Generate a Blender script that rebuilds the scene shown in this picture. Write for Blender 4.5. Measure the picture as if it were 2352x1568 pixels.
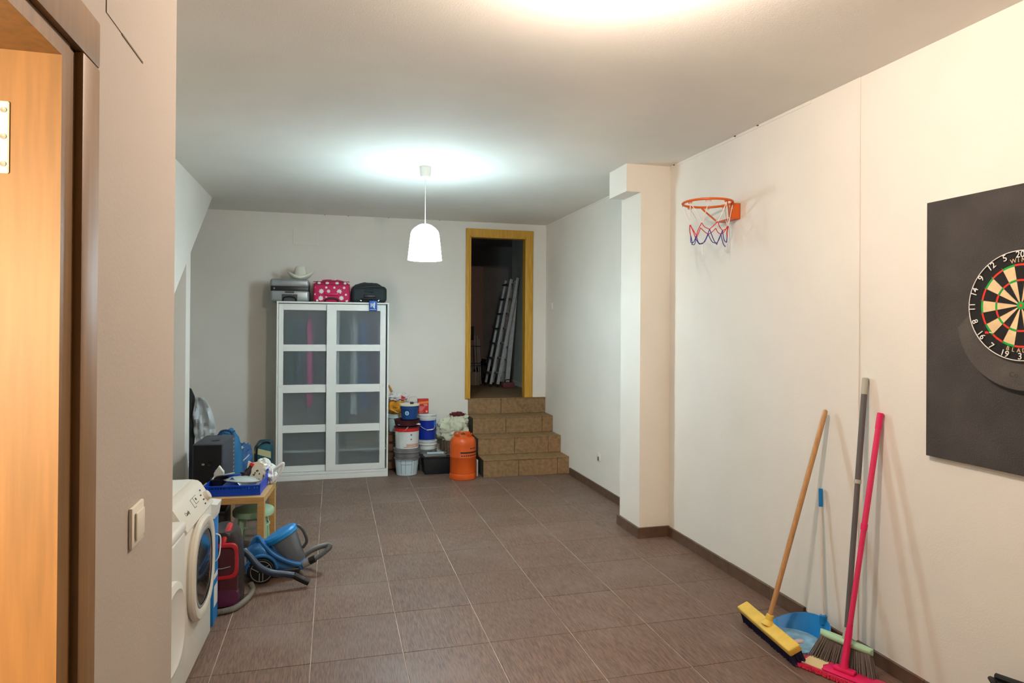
import bpy, bmesh, math, random
from mathutils import Vector, Matrix, noise
random.seed(7)
S = bpy.context.scene
COL = S.collection
PI = math.pi
for o in list(bpy.data.objects): bpy.data.objects.remove(o)

# ------------------------------------------------------------------ camera
CAMH = 1.74
FPX, YAW, PITCH, ROLL, SYPX = 1526.09, math.radians(15.0467), math.radians(-0.2284), math.radians(-0.3861), -38.42
fw = Vector((math.sin(YAW)*math.cos(PITCH), math.cos(YAW)*math.cos(PITCH), -math.sin(PITCH)))
rt = Vector((math.cos(YAW), -math.sin(YAW), 0)); dn = fw.cross(rt)
r2 = rt*math.cos(ROLL)+dn*math.sin(ROLL); d2 = -rt*math.sin(ROLL)+dn*math.cos(ROLL)
cd = bpy.data.cameras.new('camera'); cam = bpy.data.objects.new('camera', cd); COL.objects.link(cam)
cd.sensor_fit = 'HORIZONTAL'; cd.sensor_width = 36; cd.lens = FPX/2352*36; cd.shift_y = SYPX/2352; cd.clip_start = .02
mw = Matrix((r2, -d2, -fw)).transposed().to_4x4(); mw.translation = (0, 0, CAMH); cam.matrix_world = mw
S.camera = cam

# ------------------------------------------------------------------ light and exposure
W = bpy.data.worlds.new('world'); S.world = W; W.use_nodes = True
W.node_tree.nodes['Background'].inputs[0].default_value = (.6, .62, .66, 1)
W.node_tree.nodes['Background'].inputs[1].default_value = .05
S.view_settings.view_transform = 'Standard'; S.view_settings.look = 'None'
S.view_settings.exposure = 0.0; S.view_settings.gamma = 1.0; S.view_settings.use_curve_mapping = False
PENDANT_EMIT = 52.0        # strength of the glowing pendant shade
PENDANT_BULB = 50.0        # watts of its bulb
CEILING_GLOW = 740.0       # strength of the warm ceiling globe
HALL_BULB = 290.0           # watts of the lamp in the next room at the left door

# ------------------------------------------------------------------ helpers
def lin(c):
    return tuple(((v/255)/12.92 if v/255 <= .04045 else (((v/255)+.055)/1.055)**2.4) for v in c)+(1,)

MATS = {}
def mat(name, c, rough=.5, metal=0., var=0., vscale=8., bump=0., bscale=60., stretch=(1, 1, 1), emit=None, es=0, trans=0, ior=1.45, alpha=1, sheen=0, coat=0):
    if name in MATS: return MATS[name]
    m = bpy.data.materials.new(name); m.use_nodes = True; nt = m.node_tree; b = nt.nodes['Principled BSDF']
    b.inputs['Base Color'].default_value = lin(c); b.inputs['Roughness'].default_value = rough; b.inputs['Metallic'].default_value = metal
    b.inputs['IOR'].default_value = ior
    if trans: b.inputs['Transmission Weight'].default_value = trans
    if alpha < 1: b.inputs['Alpha'].default_value = alpha
    if coat: b.inputs['Coat Weight'].default_value = coat
    if emit: b.inputs['Emission Color'].default_value = lin(emit); b.inputs['Emission Strength'].default_value = es
    if var or bump:
        tc = nt.nodes.new('ShaderNodeTexCoord'); mp = nt.nodes.new('ShaderNodeMapping'); nt.links.new(tc.outputs['Object'], mp.inputs[0])
        mp.inputs['Scale'].default_value = stretch
    if var:
        n = nt.nodes.new('ShaderNodeTexNoise'); n.inputs['Scale'].default_value = vscale; n.inputs['Detail'].default_value = 6
        nt.links.new(mp.outputs[0], n.inputs['Vector'])
        mx = nt.nodes.new('ShaderNodeMix'); mx.data_type = 'RGBA'
        mx.inputs['A'].default_value = lin(tuple(max(0, v*(1-var)) for v in c)); mx.inputs['B'].default_value = lin(tuple(min(255, v*(1+var)) for v in c))
        rp = nt.nodes.new('ShaderNodeMapRange'); rp.inputs[1].default_value = .3; rp.inputs[2].default_value = .7
        nt.links.new(n.outputs['Fac'], rp.inputs[0]); nt.links.new(rp.outputs[0], mx.inputs['Factor']); nt.links.new(mx.outputs['Result'], b.inputs['Base Color'])
    if bump:
        n2 = nt.nodes.new('ShaderNodeTexNoise'); n2.inputs['Scale'].default_value = bscale; n2.inputs['Detail'].default_value = 4
        nt.links.new(mp.outputs[0], n2.inputs['Vector'])
        bp = nt.nodes.new('ShaderNodeBump'); bp.inputs['Strength'].default_value = bump; bp.inputs['Distance'].default_value = .01
        nt.links.new(n2.outputs['Fac'], bp.inputs['Height']); nt.links.new(bp.outputs[0], b.inputs['Normal'])
    MATS[name] = m
    return m

class MB:
    def __init__(s): s.v = []; s.f = []
    def add(s, v, f, M=None):
        o = len(s.v)
        s.v += [tuple(M @ Vector(p)) if M else tuple(p) for p in v]; s.f += [tuple(i+o for i in q) for q in f]
        return s
    def box(s, x0, x1, y0, y1, z0, z1, M=None):
        v = [(x0, y0, z0), (x1, y0, z0), (x1, y1, z0), (x0, y1, z0), (x0, y0, z1), (x1, y0, z1), (x1, y1, z1), (x0, y1, z1)]
        return s.add(v, [(0, 3, 2, 1), (4, 5, 6, 7), (0, 1, 5, 4), (1, 2, 6, 5), (2, 3, 7, 6), (3, 0, 4, 7)], M)
    def rbox(s, x0, x1, y0, y1, z0, z1, r=.01, seg=3, M=None, taper=None):
        bm = bmesh.new(); bmesh.ops.create_cube(bm, size=1)
        for v in bm.verts: v.co = ((x0+x1)/2+v.co.x*(x1-x0), (y0+y1)/2+v.co.y*(y1-y0), (z0+z1)/2+v.co.z*(z1-z0))
        if taper:
            for v in bm.verts:
                if v.co.z < (z0+z1)/2: v.co.x = (x0+x1)/2+(v.co.x-(x0+x1)/2)*taper; v.co.y = (y0+y1)/2+(v.co.y-(y0+y1)/2)*taper
        bmesh.ops.bevel(bm, geom=bm.edges[:], offset=r, segments=seg, affect='EDGES', profile=.5)
        bm.verts.index_update()
        s.add([v.co[:] for v in bm.verts], [[v.index for v in f.verts] for f in bm.faces], M); bm.free(); return s
    def lathe(s, prof, n=24, M=None, cx=0, cy=0, a0=0, a1=2*PI, sx=1, sy=1):
        full = abs(a1-a0-2*PI) < 1e-6; k = n if full else n+1; v = []; f = []
        for r, z in prof:
            for i in range(k):
                a = a0+(a1-a0)*i/n; v.append((cx+r*math.cos(a)*sx, cy+r*math.sin(a)*sy, z))
        for j in range(len(prof)-1):
            for i in range(n):
                a = j*k+i; b = j*k+(i+1) % k; f.append((a, b, b+k, a+k))
        if full:
            if prof[0][0] > 1e-5: f.append(tuple(range(k-1, -1, -1)))
            if prof[-1][0] > 1e-5: f.append(tuple((len(prof)-1)*k+i for i in range(k)))
        return s.add(v, f, M)
    def cyl(s, cx, cy, z0, z1, r0, r1=None, n=20, M=None):
        return s.lathe([(r0, z0), (r0 if r1 is None else r1, z1)], n, M, cx, cy)
    def tube(s, pts, r, n=8, closed=False, M=None, cap=True):
        P = [Vector(p) for p in pts]; k = len(P); R = r if isinstance(r, (list, tuple)) else [r]*k
        v = []; f = []; up = None
        for i in range(k):
            if closed: t = (P[(i+1) % k]-P[i-1])
            else: t = (P[min(i+1, k-1)]-P[max(i-1, 0)])
            t.normalize()
            if up is None:
                up = Vector((0, 0, 1)) if abs(t.z) < .9 else Vector((1, 0, 0))
            u = (up-t*up.dot(t)); u.normalize(); up = u; w = t.cross(u)
            for j in range(n):
                a = 2*PI*j/n; v.append(P[i]+(u*math.cos(a)+w*math.sin(a))*R[i])
        m = k if closed else k-1
        for i in range(m):
            for j in range(n):
                a = i*n+j; b = i*n+(j+1) % n; c = ((i+1) % k)*n
                f.append((a, b, c+(j+1) % n, c+j))
        if not closed and cap: f.append(tuple(range(n-1, -1, -1))); f.append(tuple((k-1)*n+j for j in range(n)))
        return s.add(v, f, M)
    def prism(s, poly, d0, d1, axis='x', M=None):
        def p(a, b, d): return {'x': (d, a, b), 'y': (a, d, b), 'z': (a, b, d)}[axis]
        n = len(poly); v = [p(a, b, d0) for a, b in poly]+[p(a, b, d1) for a, b in poly]
        f = [tuple(range(n-1, -1, -1)), tuple(range(n, 2*n))]+[(i, (i+1) % n, n+(i+1) % n, n+i) for i in range(n)]
        return s.add(v, f, M)
    def blob(s, c, rad, seed=0, amp=.2, freq=3., nu=28, nv=18, flat=None, M=None, power=1., fold=0.):
        v = []; f = []
        for j in range(nv+1):
            th = PI*j/nv
            for i in range(nu):
                ph = 2*PI*i/nu
                d = Vector((math.sin(th)*math.cos(ph), math.sin(th)*math.sin(ph), math.cos(th)))
                q = Vector([math.copysign(abs(x)**power, x) for x in d])
                k = 1+amp*noise.noise(d*freq+Vector((seed*7.3, seed*3.1, seed)))+amp*.5*noise.noise(d*freq*2.7+Vector((seed, 5, 9)))
                if fold: k += fold*math.sin(9*ph+5*noise.noise(d*1.6+Vector((seed, 1, 2)))+2*d.z)
                z = c[2]+q.z*rad[2]*k
                if flat is not None: z = max(z, flat)
                v.append((c[0]+q.x*rad[0]*k, c[1]+q.y*rad[1]*k, z))
        for j in range(nv):
            for i in range(nu):
                a = j*nu+i; b = j*nu+(i+1) % nu; f.append((a, a+nu, b+nu, b))
        return s.add(v, f, M)
    def build(s, name, m, parent=None, smooth=35, thick=0):
        me = bpy.data.meshes.new(name); me.from_pydata(s.v, [], s.f); me.update()
        bm = bmesh.new(); bm.from_mesh(me); bmesh.ops.recalc_face_normals(bm, faces=bm.faces[:]); bm.to_mesh(me); bm.free()
        if smooth:
            me.shade_smooth(); me.set_sharp_from_angle(angle=math.radians(smooth))
        me.materials.append(m)
        o = bpy.data.objects.new(name, me); COL.objects.link(o)
        if parent: o.parent = parent
        if thick:
            md = o.modifiers.new('solidify', 'SOLIDIFY'); md.thickness = thick; md.offset = 0
        return o

def thing(name, label, cat, loc=(0, 0, 0), rz=0, group=None):
    o = bpy.data.objects.new(name, None); COL.objects.link(o); o.empty_display_size = .05
    o.location = loc; o.rotation_euler = (0, 0, rz); o['label'] = label; o['category'] = cat
    if group: o['group'] = group
    return o
def tag(o, label, cat, group=None):
    o['label'] = label; o['category'] = cat
    if group: o['group'] = group
    return o
def struct(o, label=None):
    o['kind'] = 'structure'
    if label: o['label'] = label
    return o
def frame(origin, zdir, xhint=(1, 0, 0)):
    z = Vector(zdir).normalized(); x = Vector(xhint); x = (x-z*x.dot(z)).normalized(); y = z.cross(x)
    M = Matrix((x, y, z)).transposed().to_4x4(); M.translation = origin; return M
def text_mesh(name, txt, size, m, parent, M, depth=.001):
    cu = bpy.data.curves.new(name, 'FONT'); cu.body = txt; cu.size = size; cu.extrude = depth; cu.align_x = 'CENTER'; cu.align_y = 'CENTER'; cu.resolution_u = 3
    to = bpy.data.objects.new(name+'_tmp', cu); COL.objects.link(to)
    dg = bpy.context.evaluated_depsgraph_get(); me = bpy.data.meshes.new_from_object(to.evaluated_get(dg))
    bpy.data.objects.remove(to); bpy.data.curves.remove(cu)
    me.transform(M); me.materials.clear(); me.materials.append(m); me.name = name
    o = bpy.data.objects.new(name, me); COL.objects.link(o); o.parent = parent
    return o
def arc(c, r, a0, a1, n, plane='xz'):
    out = []
    for i in range(n+1):
        a = a0+(a1-a0)*i/n; p, q = r*math.cos(a), r*math.sin(a)
        out.append({'xz': (c[0]+p, c[1], c[2]+q), 'yz': (c[0], c[1]+p, c[2]+q), 'xy': (c[0]+p, c[1]+q, c[2])}[plane])
    return out
def spline(pts, n=6):
    P = [Vector(p) for p in pts]; out = []
    for i in range(len(P)-1):
        a, b, c, d = P[max(i-1, 0)], P[i], P[i+1], P[min(i+2, len(P)-1)]
        for k in range(n):
            t = k/n; out.append(.5*((2*b)+(c-a)*t+(2*a-5*b+4*c-d)*t*t+(3*b-a-3*c+d)*t**3))
    out.append(P[-1]); return out
def ribbed(pts, r, n=10):
    """corrugated hose: many rings of alternating radius"""
    P = spline(pts, 24); return P, [r*(1.0 if i % 2 else .84) for i in range(len(P))]

# ------------------------------------------------------------------ materials
def wall_mat(name, c):
    m = mat(name, c, .85, var=.018, vscale=1.3, bump=.08, bscale=130)
    return m
M_WALL = wall_mat('wall_paint', (228, 224, 216))
M_CEIL = wall_mat('ceiling_paint', (232, 228, 220))
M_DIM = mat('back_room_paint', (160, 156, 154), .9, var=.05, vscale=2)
M_SKIRT = mat('brown_skirting_tile', (92, 70, 56), .45, var=.12, vscale=14)
def tile_mat():
    m = bpy.data.materials.new('floor_tile'); m.use_nodes = True; nt = m.node_tree; b = nt.nodes['Principled BSDF']; L = nt.links.new
    tc = nt.nodes.new('ShaderNodeTexCoord'); oi = nt.nodes.new('ShaderNodeObjectInfo')
    ad = nt.nodes.new('ShaderNodeVectorMath'); ad.operation = 'ADD'; L(tc.outputs['Object'], ad.inputs[0])
    mu = nt.nodes.new('ShaderNodeVectorMath'); mu.operation = 'SCALE'; mu.inputs[0].default_value = (17, 31, 11); L(oi.outputs['Random'], mu.inputs['Scale']); L(mu.outputs[0], ad.inputs[1])
    mp = nt.nodes.new('ShaderNodeMapping'); mp.inputs['Scale'].default_value = (230, 14, 1); L(ad.outputs[0], mp.inputs[0])
    n1 = nt.nodes.new('ShaderNodeTexNoise'); n1.inputs['Scale'].default_value = 1; n1.inputs['Detail'].default_value = 3; L(mp.outputs[0], n1.inputs['Vector'])
    n2 = nt.nodes.new('ShaderNodeTexNoise'); n2.inputs['Scale'].default_value = 2.2; n2.inputs['Detail'].default_value = 8; L(tc.outputs['Object'], n2.inputs['Vector'])
    geo = nt.nodes.new('ShaderNodeNewGeometry'); n3 = nt.nodes.new('ShaderNodeTexNoise'); n3.inputs['Scale'].default_value = 1.7; n3.inputs['Detail'].default_value = 7; n3.inputs['Roughness'].default_value = .62; L(geo.outputs['Position'], n3.inputs['Vector'])
    r1 = nt.nodes.new('ShaderNodeMapRange'); r1.inputs[1].default_value = .34; r1.inputs[2].default_value = .66; L(n1.outputs['Fac'], r1.inputs[0])
    mx = nt.nodes.new('ShaderNodeMix'); mx.data_type = 'RGBA'; mx.inputs['A'].default_value = lin((86, 65, 54)); mx.inputs['B'].default_value = lin((126, 101, 86)); L(r1.outputs[0], mx.inputs['Factor'])
    r3 = nt.nodes.new('ShaderNodeMapRange'); r3.inputs[1].default_value = .5; r3.inputs[2].default_value = .78; r3.inputs[4].default_value = .5; L(n3.outputs['Fac'], r3.inputs[0])
    m2 = nt.nodes.new('ShaderNodeMix'); m2.data_type = 'RGBA'; m2.inputs['B'].default_value = lin((134, 122, 113)); L(r3.outputs[0], m2.inputs['Factor']); L(mx.outputs['Result'], m2.inputs['A'])
    m3 = nt.nodes.new('ShaderNodeHueSaturation'); L(m2.outputs['Result'], m3.inputs['Color'])
    rr = nt.nodes.new('ShaderNodeMapRange'); rr.inputs[3].default_value = .93; rr.inputs[4].default_value = 1.07; L(oi.outputs['Random'], rr.inputs[0]); L(rr.outputs[0], m3.inputs['Value'])
    L(m3.outputs['Color'], b.inputs['Base Color'])
    r4 = nt.nodes.new('ShaderNodeMapRange'); r4.inputs[3].default_value = .38; r4.inputs[4].default_value = .62; L(n2.outputs['Fac'], r4.inputs[0]); L(r4.outputs[0], b.inputs['Roughness'])
    bp = nt.nodes.new('ShaderNodeBump'); bp.inputs['Strength'].default_value = .25; bp.inputs['Distance'].default_value = .002; L(n1.outputs['Fac'], bp.inputs['Height']); L(bp.outputs[0], b.inputs['Normal'])
    return m
M_TILE = tile_mat()
M_GROUT = mat('grout', (178, 166, 154), .9, var=.25, vscale=3)
M_STEP = mat('brown_step_tile', (136, 106, 72), .6, var=.13, vscale=26, bump=.12)
M_STEPG = mat('step_mortar', (62, 50, 38), .9)
def wood(name, a, b_, scale=6, st=(1, 1, .06), rough=.4, coat=.15):
    m = bpy.data.materials.new(name); m.use_nodes = True; nt = m.node_tree; b = nt.nodes['Principled BSDF']; L = nt.links.new
    tc = nt.nodes.new('ShaderNodeTexCoord'); mp = nt.nodes.new('ShaderNodeMapping'); mp.inputs['Scale'].default_value = st; L(tc.outputs['Object'], mp.inputs[0])
    n = nt.nodes.new('ShaderNodeTexNoise'); n.inputs['Scale'].default_value = scale*12; n.inputs['Detail'].default_value = 5; L(mp.outputs[0], n.inputs['Vector'])
    r = nt.nodes.new('ShaderNodeMapRange'); r.inputs[1].default_value = .3; r.inputs[2].default_value = .7; L(n.outputs['Fac'], r.inputs[0])
    mx = nt.nodes.new('ShaderNodeMix'); mx.data_type = 'RGBA'; mx.inputs['A'].default_value = lin(a); mx.inputs['B'].default_value = lin(b_); L(r.outputs[0], mx.inputs['Factor']); L(mx.outputs['Result'], b.inputs['Base Color'])
    b.inputs['Roughness'].default_value = rough; b.inputs['Coat Weight'].default_value = coat
    return m
M_OAK = wood('door_frame_oak', (104, 75, 38), (124, 90, 48), rough=.5, coat=0)
M_OAKY = wood('honey_door_casing', (186, 136, 34), (214, 164, 58))
M_BIRCH = wood('birch_veneer', (190, 148, 88), (208, 168, 108), st=(.1, 1, 1))
M_HANDLE = wood('broom_handle_wood', (172, 126, 78), (196, 150, 98), st=(1, 1, .08))
M_WHITE = mat('white_lacquer', (228, 230, 226), .4)
M_WPLAS = mat('white_plastic', (226, 226, 220), .35)
M_CREAM = mat('cream_plastic', (216, 211, 197), .35)
M_BLACK = mat('black_plastic', (22, 22, 24), .4)
M_DKGREY = mat('dark_grey_plastic', (62, 64, 68), .4)
M_GREY = mat('grey_plastic', (138, 140, 140), .4)
M_STEEL = mat('brushed_steel', (196, 196, 194), .3, metal=1)
M_ALU = mat('aluminium', (206, 210, 212), .4, metal=.35, var=.06, vscale=20)
M_PINK = mat('pink_plastic', (222, 34, 98), .4)
M_BLUE = mat('blue_plastic', (20, 92, 196), .35)
M_DEEP = mat('deep_blue_plastic', (12, 66, 188), .35)
M_ORANGE = mat('orange_enamel', (202, 80, 20), .42, var=.06, vscale=5)
M_HOOP = mat('orange_powder_coat', (216, 98, 24), .4)
M_CLEAR = mat('clear_glass', (240, 245, 242), .03, trans=1, ior=1.3)
M_RUST = mat('dark_stain', (96, 82, 66), .9)

# ------------------------------------------------------------------ setting
XR, YB, ZC = 2.735, 8.445, 3.103
NX = -.39            # room face of the partition with the door at the left
NY = 1.848           # where that partition ends
XL = -1.26           # side face of the staircase boxing
XFAR = -2.3
YF = -2.5
floor = struct(MB().box(XFAR, XR+.05, YF, YB+.02, -.12, -.003).build('floor', M_GROUT, smooth=0), 'brown textured floor tiles with pale joints')
xs = [1.323+.4745*k for k in range(-6, 4)]; xs[-1] = XR-.001; xs = [XL-.27-.4745]+xs
ys = [3.581+.5155*k for k in range(-8, 10)]+[YB-.002]
cache = {}
def tile_mesh(w, d):
    k = (round(w, 4), round(d, 4))
    if k not in cache:
        b = MB(); g = .0022; c = .0012; x, y = w/2-g, d/2-g
        v = [(-x, -y, -.004), (x, -y, -.004), (x, y, -.004), (-x, y, -.004), (-x, -y, -c), (x, -y, -c), (x, y, -c), (-x, y, -c), (-x+c, -y+c, 0), (x-c, -y+c, 0), (x-c, y-c, 0), (-x+c, y-c, 0)]
        f = [(8, 9, 10, 11)]+[(i, (i+1) % 4, 4+(i+1) % 4, 4+i) for i in range(4)]+[(4+i, 4+(i+1) % 4, 8+(i+1) % 4, 8+i) for i in range(4)]
        me = bpy.data.meshes.new('tile'); me.from_pydata(v, [], f); me.update(); me.materials.append(M_TILE); cache[k] = me
    return cache[k]
for i in range(len(xs)-1):
    for j in range(len(ys)-1):
        x0, x1, y0, y1 = xs[i], xs[i+1], ys[j], ys[j+1]
        if x0 > 1.7 and y0 > 7.5: continue
        if x1 < NX and y1 < NY-.1: continue
        t = bpy.data.objects.new('tile', tile_mesh(x1-x0, y1-y0)); COL.objects.link(t); t.location = ((x0+x1)/2, (y0+y1)/2, random.uniform(-.0004, .0004)); t.parent = floor

struct(MB().box(XFAR-.1, XR+.15, YF-.1, YB+.05, ZC, ZC+.12).build('ceiling', M_CEIL, smooth=0))
cg = bpy.data.objects['ceiling']
for x, y in ((XR-.006, 4.99), (XR-.006, 4.12), (XR-.006, 3.86), (-.11, YB-.006), (.17, YB-.006), (.66, YB-.006), (1.3, YB-.006)):
    MB().blob((x, y, ZC-.002), (.006, .010 if x > 2 else .005, .005), x, .5, 3, nu=8, nv=6).build('plaster_chip', M_RUST, cg)
wr = MB(); wr.box(XR, XR+.15, 2.974, YB+.1, 0, ZC+.05).box(XR+.005, XR+.15, YF, 2.974, 0, ZC+.05)
wr.box(XR-.004, XR+.02, 3.35, YB, 3.085, ZC).build('wall_right', M_WALL, smooth=0)
struct(bpy.data.objects['wall_right'])
# plaster edge bead where the near part of the right wall steps back
struct(MB().tube([(XR+.0015, 2.974, .0), (XR+.0015, 2.974, ZC)], .004, 8).build('trim_1', M_WALL))
DX0, DX1, DZ0, DZ1 = 1.69, 2.465, .817, 2.935
wb = MB().box(XFAR, DX0, YB, YB+.11, 0, ZC+.05).box(DX1, XR+.05, YB, YB+.11, 0, ZC+.05).box(DX0, DX1, YB, YB+.11, DZ1, ZC+.05).box(DX0, DX1, YB, YB+.11, 0, DZ0-.03)
struct(wb.build('wall_back', M_WALL, smooth=0))
struct(MB().box(XFAR-.1, XFAR, YF, YB+.1, 0, ZC+.05).build('wall_left', M_WALL, smooth=0))
struct(MB().box(XFAR, XR+.1, YF-.1, YF, 0, ZC+.05).build('wall_front', M_WALL, smooth=0))
PT = .125
OY0, OY1, OZ = .30, 1.135, 2.16
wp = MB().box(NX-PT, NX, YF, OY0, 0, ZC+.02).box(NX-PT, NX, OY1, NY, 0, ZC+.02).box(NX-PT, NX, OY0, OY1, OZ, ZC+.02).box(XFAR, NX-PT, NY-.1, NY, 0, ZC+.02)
struct(wp.build('wall_partition', wall_mat('dimmed_beige_paint', (162, 153, 143)), smooth=0))  # beige, with this wall's dimmer light darkened into the colour
# plaster seam high on the partition
sm = MB().box(NX-.001, NX+.0012, 1.31, 1.3125, 2.29, 2.62).box(NX-.001, NX+.0012, 1.31, 1.42, 2.2885, 2.2895).box(NX-.001, NX+.0015, 1.40, 1.542, 2.2865, 2.290)
struct(sm.build('trim_2', M_RUST, smooth=0), 'dark seam of a closed hatch in the plaster')

# left staircase boxing: sloping soffit, side face and the pier under it
struct(MB().prism([(7.68, ZC), (2.90, 0), (1.85, 0), (1.85, ZC)], XFAR, XL, 'x').build('wall_stair_side', M_WALL, smooth=0), 'side of a staircase with a sloping underside')
struct(MB().prism([(6.42, 0), (6.60, 0), (6.60, 2.40), (6.42, 2.284)], XFAR, XL, 'x').build('wall_pier', M_WALL, smooth=0))

# pillar with wider head
struct(MB().box(2.465, XR+.01, 5.06, 5.447, 0, ZC).box(2.333, XR+.01, 5.058, 5.41, 2.873, ZC).build('pillar', M_WALL, smooth=0), 'white pillar with a wider block under the ceiling')
for k, (a, b) in enumerate(((5.06, 5.46),)):
    struct(MB().box(2.445, 2.465, 5.04, 5.47, 0, .085).box(2.465, XR, 5.04, 5.06, 0, .085).build('baseboard_pillar', M_SKIRT, smooth=0))
sk = struct(MB().box(XR-.002, XR+.004, 5.4, 7.46, 0, .01).build('baseboard_right', M_SKIRT, smooth=0))
def skirt(y0, y1, h, off=0):
    MB().rbox(XR-.016+off, XR+.004+off, y0+.001, y1-.001, 0, h, .002, 1).build('skirting_tile', M_SKIRT, sk, smooth=0)
y = 5.45
while y < 7.45: skirt(y, min(y+.45, 7.46), .078); y += .45
for a, b, h in ((4.62, 5.04, .082), (4.16, 4.62, .082), (3.70, 4.16, .084), (3.375, 3.70, .084), (2.975, 3.375, .062)): skirt(a, b, h)
for a, b, h in ((2.55, 2.975, .072), (2.1, 2.55, .072), (1.6, 2.1, .072), (1.1, 1.6, .072), (.6, 1.1, .072)): skirt(a, b, h, .008)

# steps up to the back doorway
SX0 = 1.685
fr = [7.50, 7.80, 8.115, 8.435]; rz = [.204, .408, .613, .817]
st = MB()
for i in range(4): st.box(SX0+.004, XR, fr[i]+.012, YB, (rz[i-1] if i else 0)-.02 if i else 0, rz[i]-.012)
st = struct(st.build('stairs', M_STEPG, smooth=0), 'four brown tiled steps climbing to the doorway')
for i in range(4):
    z0 = rz[i-1] if i else 0; sh = .03*i
    cut = [SX0, 2.11+.03*(i % 2), 2.57+.02*((i+1) % 2), XR-.001] if i < 3 else [SX0, 2.125, XR-.001]
    for a, b in zip(cut, cut[1:]):
        MB().rbox(a+.0025, b-.0025, fr[i], fr[i]+.012, z0+.001, rz[i]-.013, .0015, 1).build('riser_tile', M_STEP, st, smooth=0)
        y1 = fr[i+1]-.001 if i < 3 else YB+.02
        MB().rbox(a+.0025, b-.0025, fr[i]-.006, y1, rz[i]-.012, rz[i], .003, 2).build('tread_tile', M_STEP, st, smooth=0)

# casing of the back doorway
d2_ = struct(MB().box(1.683, 1.713, YB-.02, YB+.10, DZ0, 2.915).box(2.441, 2.470, YB-.02, YB+.10, DZ0, 2.915).box(1.683, 2.470, YB-.02, YB+.10, 2.905, 2.94).build('door_1', M_OAKY, smooth=0), 'honey coloured wooden frame of the open back doorway')
MB().prism([(1.645, YB+.001), (1.645, YB-.020), (1.655, YB-.026), (1.690, YB-.026), (1.700, YB-.020), (1.700, YB+.001)], DZ0, 3.014, 'z').build('casing', M_OAKY, d2_, smooth=0)
MB().prism([(2.455, YB+.001), (2.455, YB-.020), (2.465, YB-.026), (2.535, YB-.026), (2.549, YB-.020), (2.549, YB+.001)], DZ0+.002, 3.014, 'z').build('casing', M_OAKY, d2_, smooth=0)
MB().box(1.645, 2.549, YB-.0265, YB+.001, 2.925, 3.015).build('casing', M_OAKY, d2_, smooth=0)

# frame of the near left doorway
d1 = struct(MB().box(NX-PT-.01, NX+.005, 1.105, OY1, 0, 2.133).box(NX-PT-.01, NX+.005, OY0, OY0+.03, 0, 2.133).box(NX-PT-.01, NX+.005, OY0, OY1, 2.133, OZ).build('door_2', M_OAK, smooth=0), 'oak frame of the doorway beside the camera')
MB().box(NX, NX+.004, 1.1365, 1.1575, 0, 2.155).build('casing_lip', M_OAK, d1, smooth=0)
MB().rbox(NX, NX+.016, 1.158, 1.234, 0, 2.160, .004, 2).build('casing', M_OAK, d1)
MB().rbox(NX, NX+.016, OY0-.075, 1.234, 2.1605, 2.236, .004, 2).build('casing', M_OAK, d1)
MB().rbox(NX, NX+.016, OY0-.075, OY0, 0, 2.160, .004, 2).build('casing', M_OAK, d1)
hg = MB().rbox(-.486, -.4495, 1.1015, 1.1055, 1.955, 2.058, .0015, 1).build('hinge', mat('hinge_white', (236, 236, 232), .35), d1)
for z in (1.968, 2.007, 2.045):
    MB().lathe([(.0001, 0), (.004, 0), (.004, .0015), (.0015, .0006), (.0001, .0006)], 12, frame((-.456, 1.1015, z), (0, -1, 0))).build('screw', M_GREY, hg)

# ------------------------------------------------------------------ room behind the back doorway
RZ = .805
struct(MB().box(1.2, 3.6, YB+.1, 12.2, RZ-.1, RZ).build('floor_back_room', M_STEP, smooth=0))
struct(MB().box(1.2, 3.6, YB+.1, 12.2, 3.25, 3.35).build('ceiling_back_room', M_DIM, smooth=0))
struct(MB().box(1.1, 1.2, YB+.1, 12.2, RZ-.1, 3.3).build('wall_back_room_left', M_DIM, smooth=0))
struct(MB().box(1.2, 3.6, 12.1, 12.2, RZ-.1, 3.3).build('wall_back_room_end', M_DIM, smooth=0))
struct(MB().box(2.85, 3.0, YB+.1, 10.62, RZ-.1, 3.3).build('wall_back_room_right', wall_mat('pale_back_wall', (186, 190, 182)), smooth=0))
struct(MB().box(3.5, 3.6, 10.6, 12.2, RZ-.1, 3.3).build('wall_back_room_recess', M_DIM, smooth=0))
struct(MB().box(2.838, 2.85, YB+.12, 10.62, RZ, RZ+.07).build('baseboard_back_room', M_WPLAS, smooth=0))
tag(MB().rbox(2.30, 2.66, 11.94, 11.985, RZ, 2.86, .004, 1).build('wall_board', mat('dusty_pink_board', (186, 156, 150), .8), smooth=0), 'pale pinkish board standing at the end of the dark room behind the doorway', 'board')

# ------------------------------------------------------------------ lamps
PX, PY = .748, 5.66
pl = thing('pendant_lamp', 'white bell shaped pendant lamp glowing cold white on a thin cord', 'lamp', (PX, PY, ZC))
MB().lathe([(.0501, -.0005), (.052, -.004), (.049, -.010), (.047, -.06), (.040, -.088), (.020, -.104), (.0001, -.106)], 24).build('ceiling_rose', M_WPLAS, pl)
MB().tube([(0, 0, -.1), (.001, 0, -.30), (.002, 0, -.492)], .0035, 8).build('cord', M_WPLAS, pl)
prof = [(.006, -.488), (.030, -.490), (.052, -.497), (.085, -.520), (.110, -.546), (.119, -.570), (.124, -.61), (.134, -.70), (.143, -.785), (.1445, -.795)]
MSH = mat('glowing_shade', (250, 252, 252), .5, emit=(212, 245, 255), es=PENDANT_EMIT)
MB().lathe(prof+[(.140, -.795), (.130, -.70), (.120, -.61), (.115, -.57), (.106, -.55), (.082, -.524), (.050, -.502), (.006, -.493)], 40).build('lamp_shade', MSH, pl)
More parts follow.
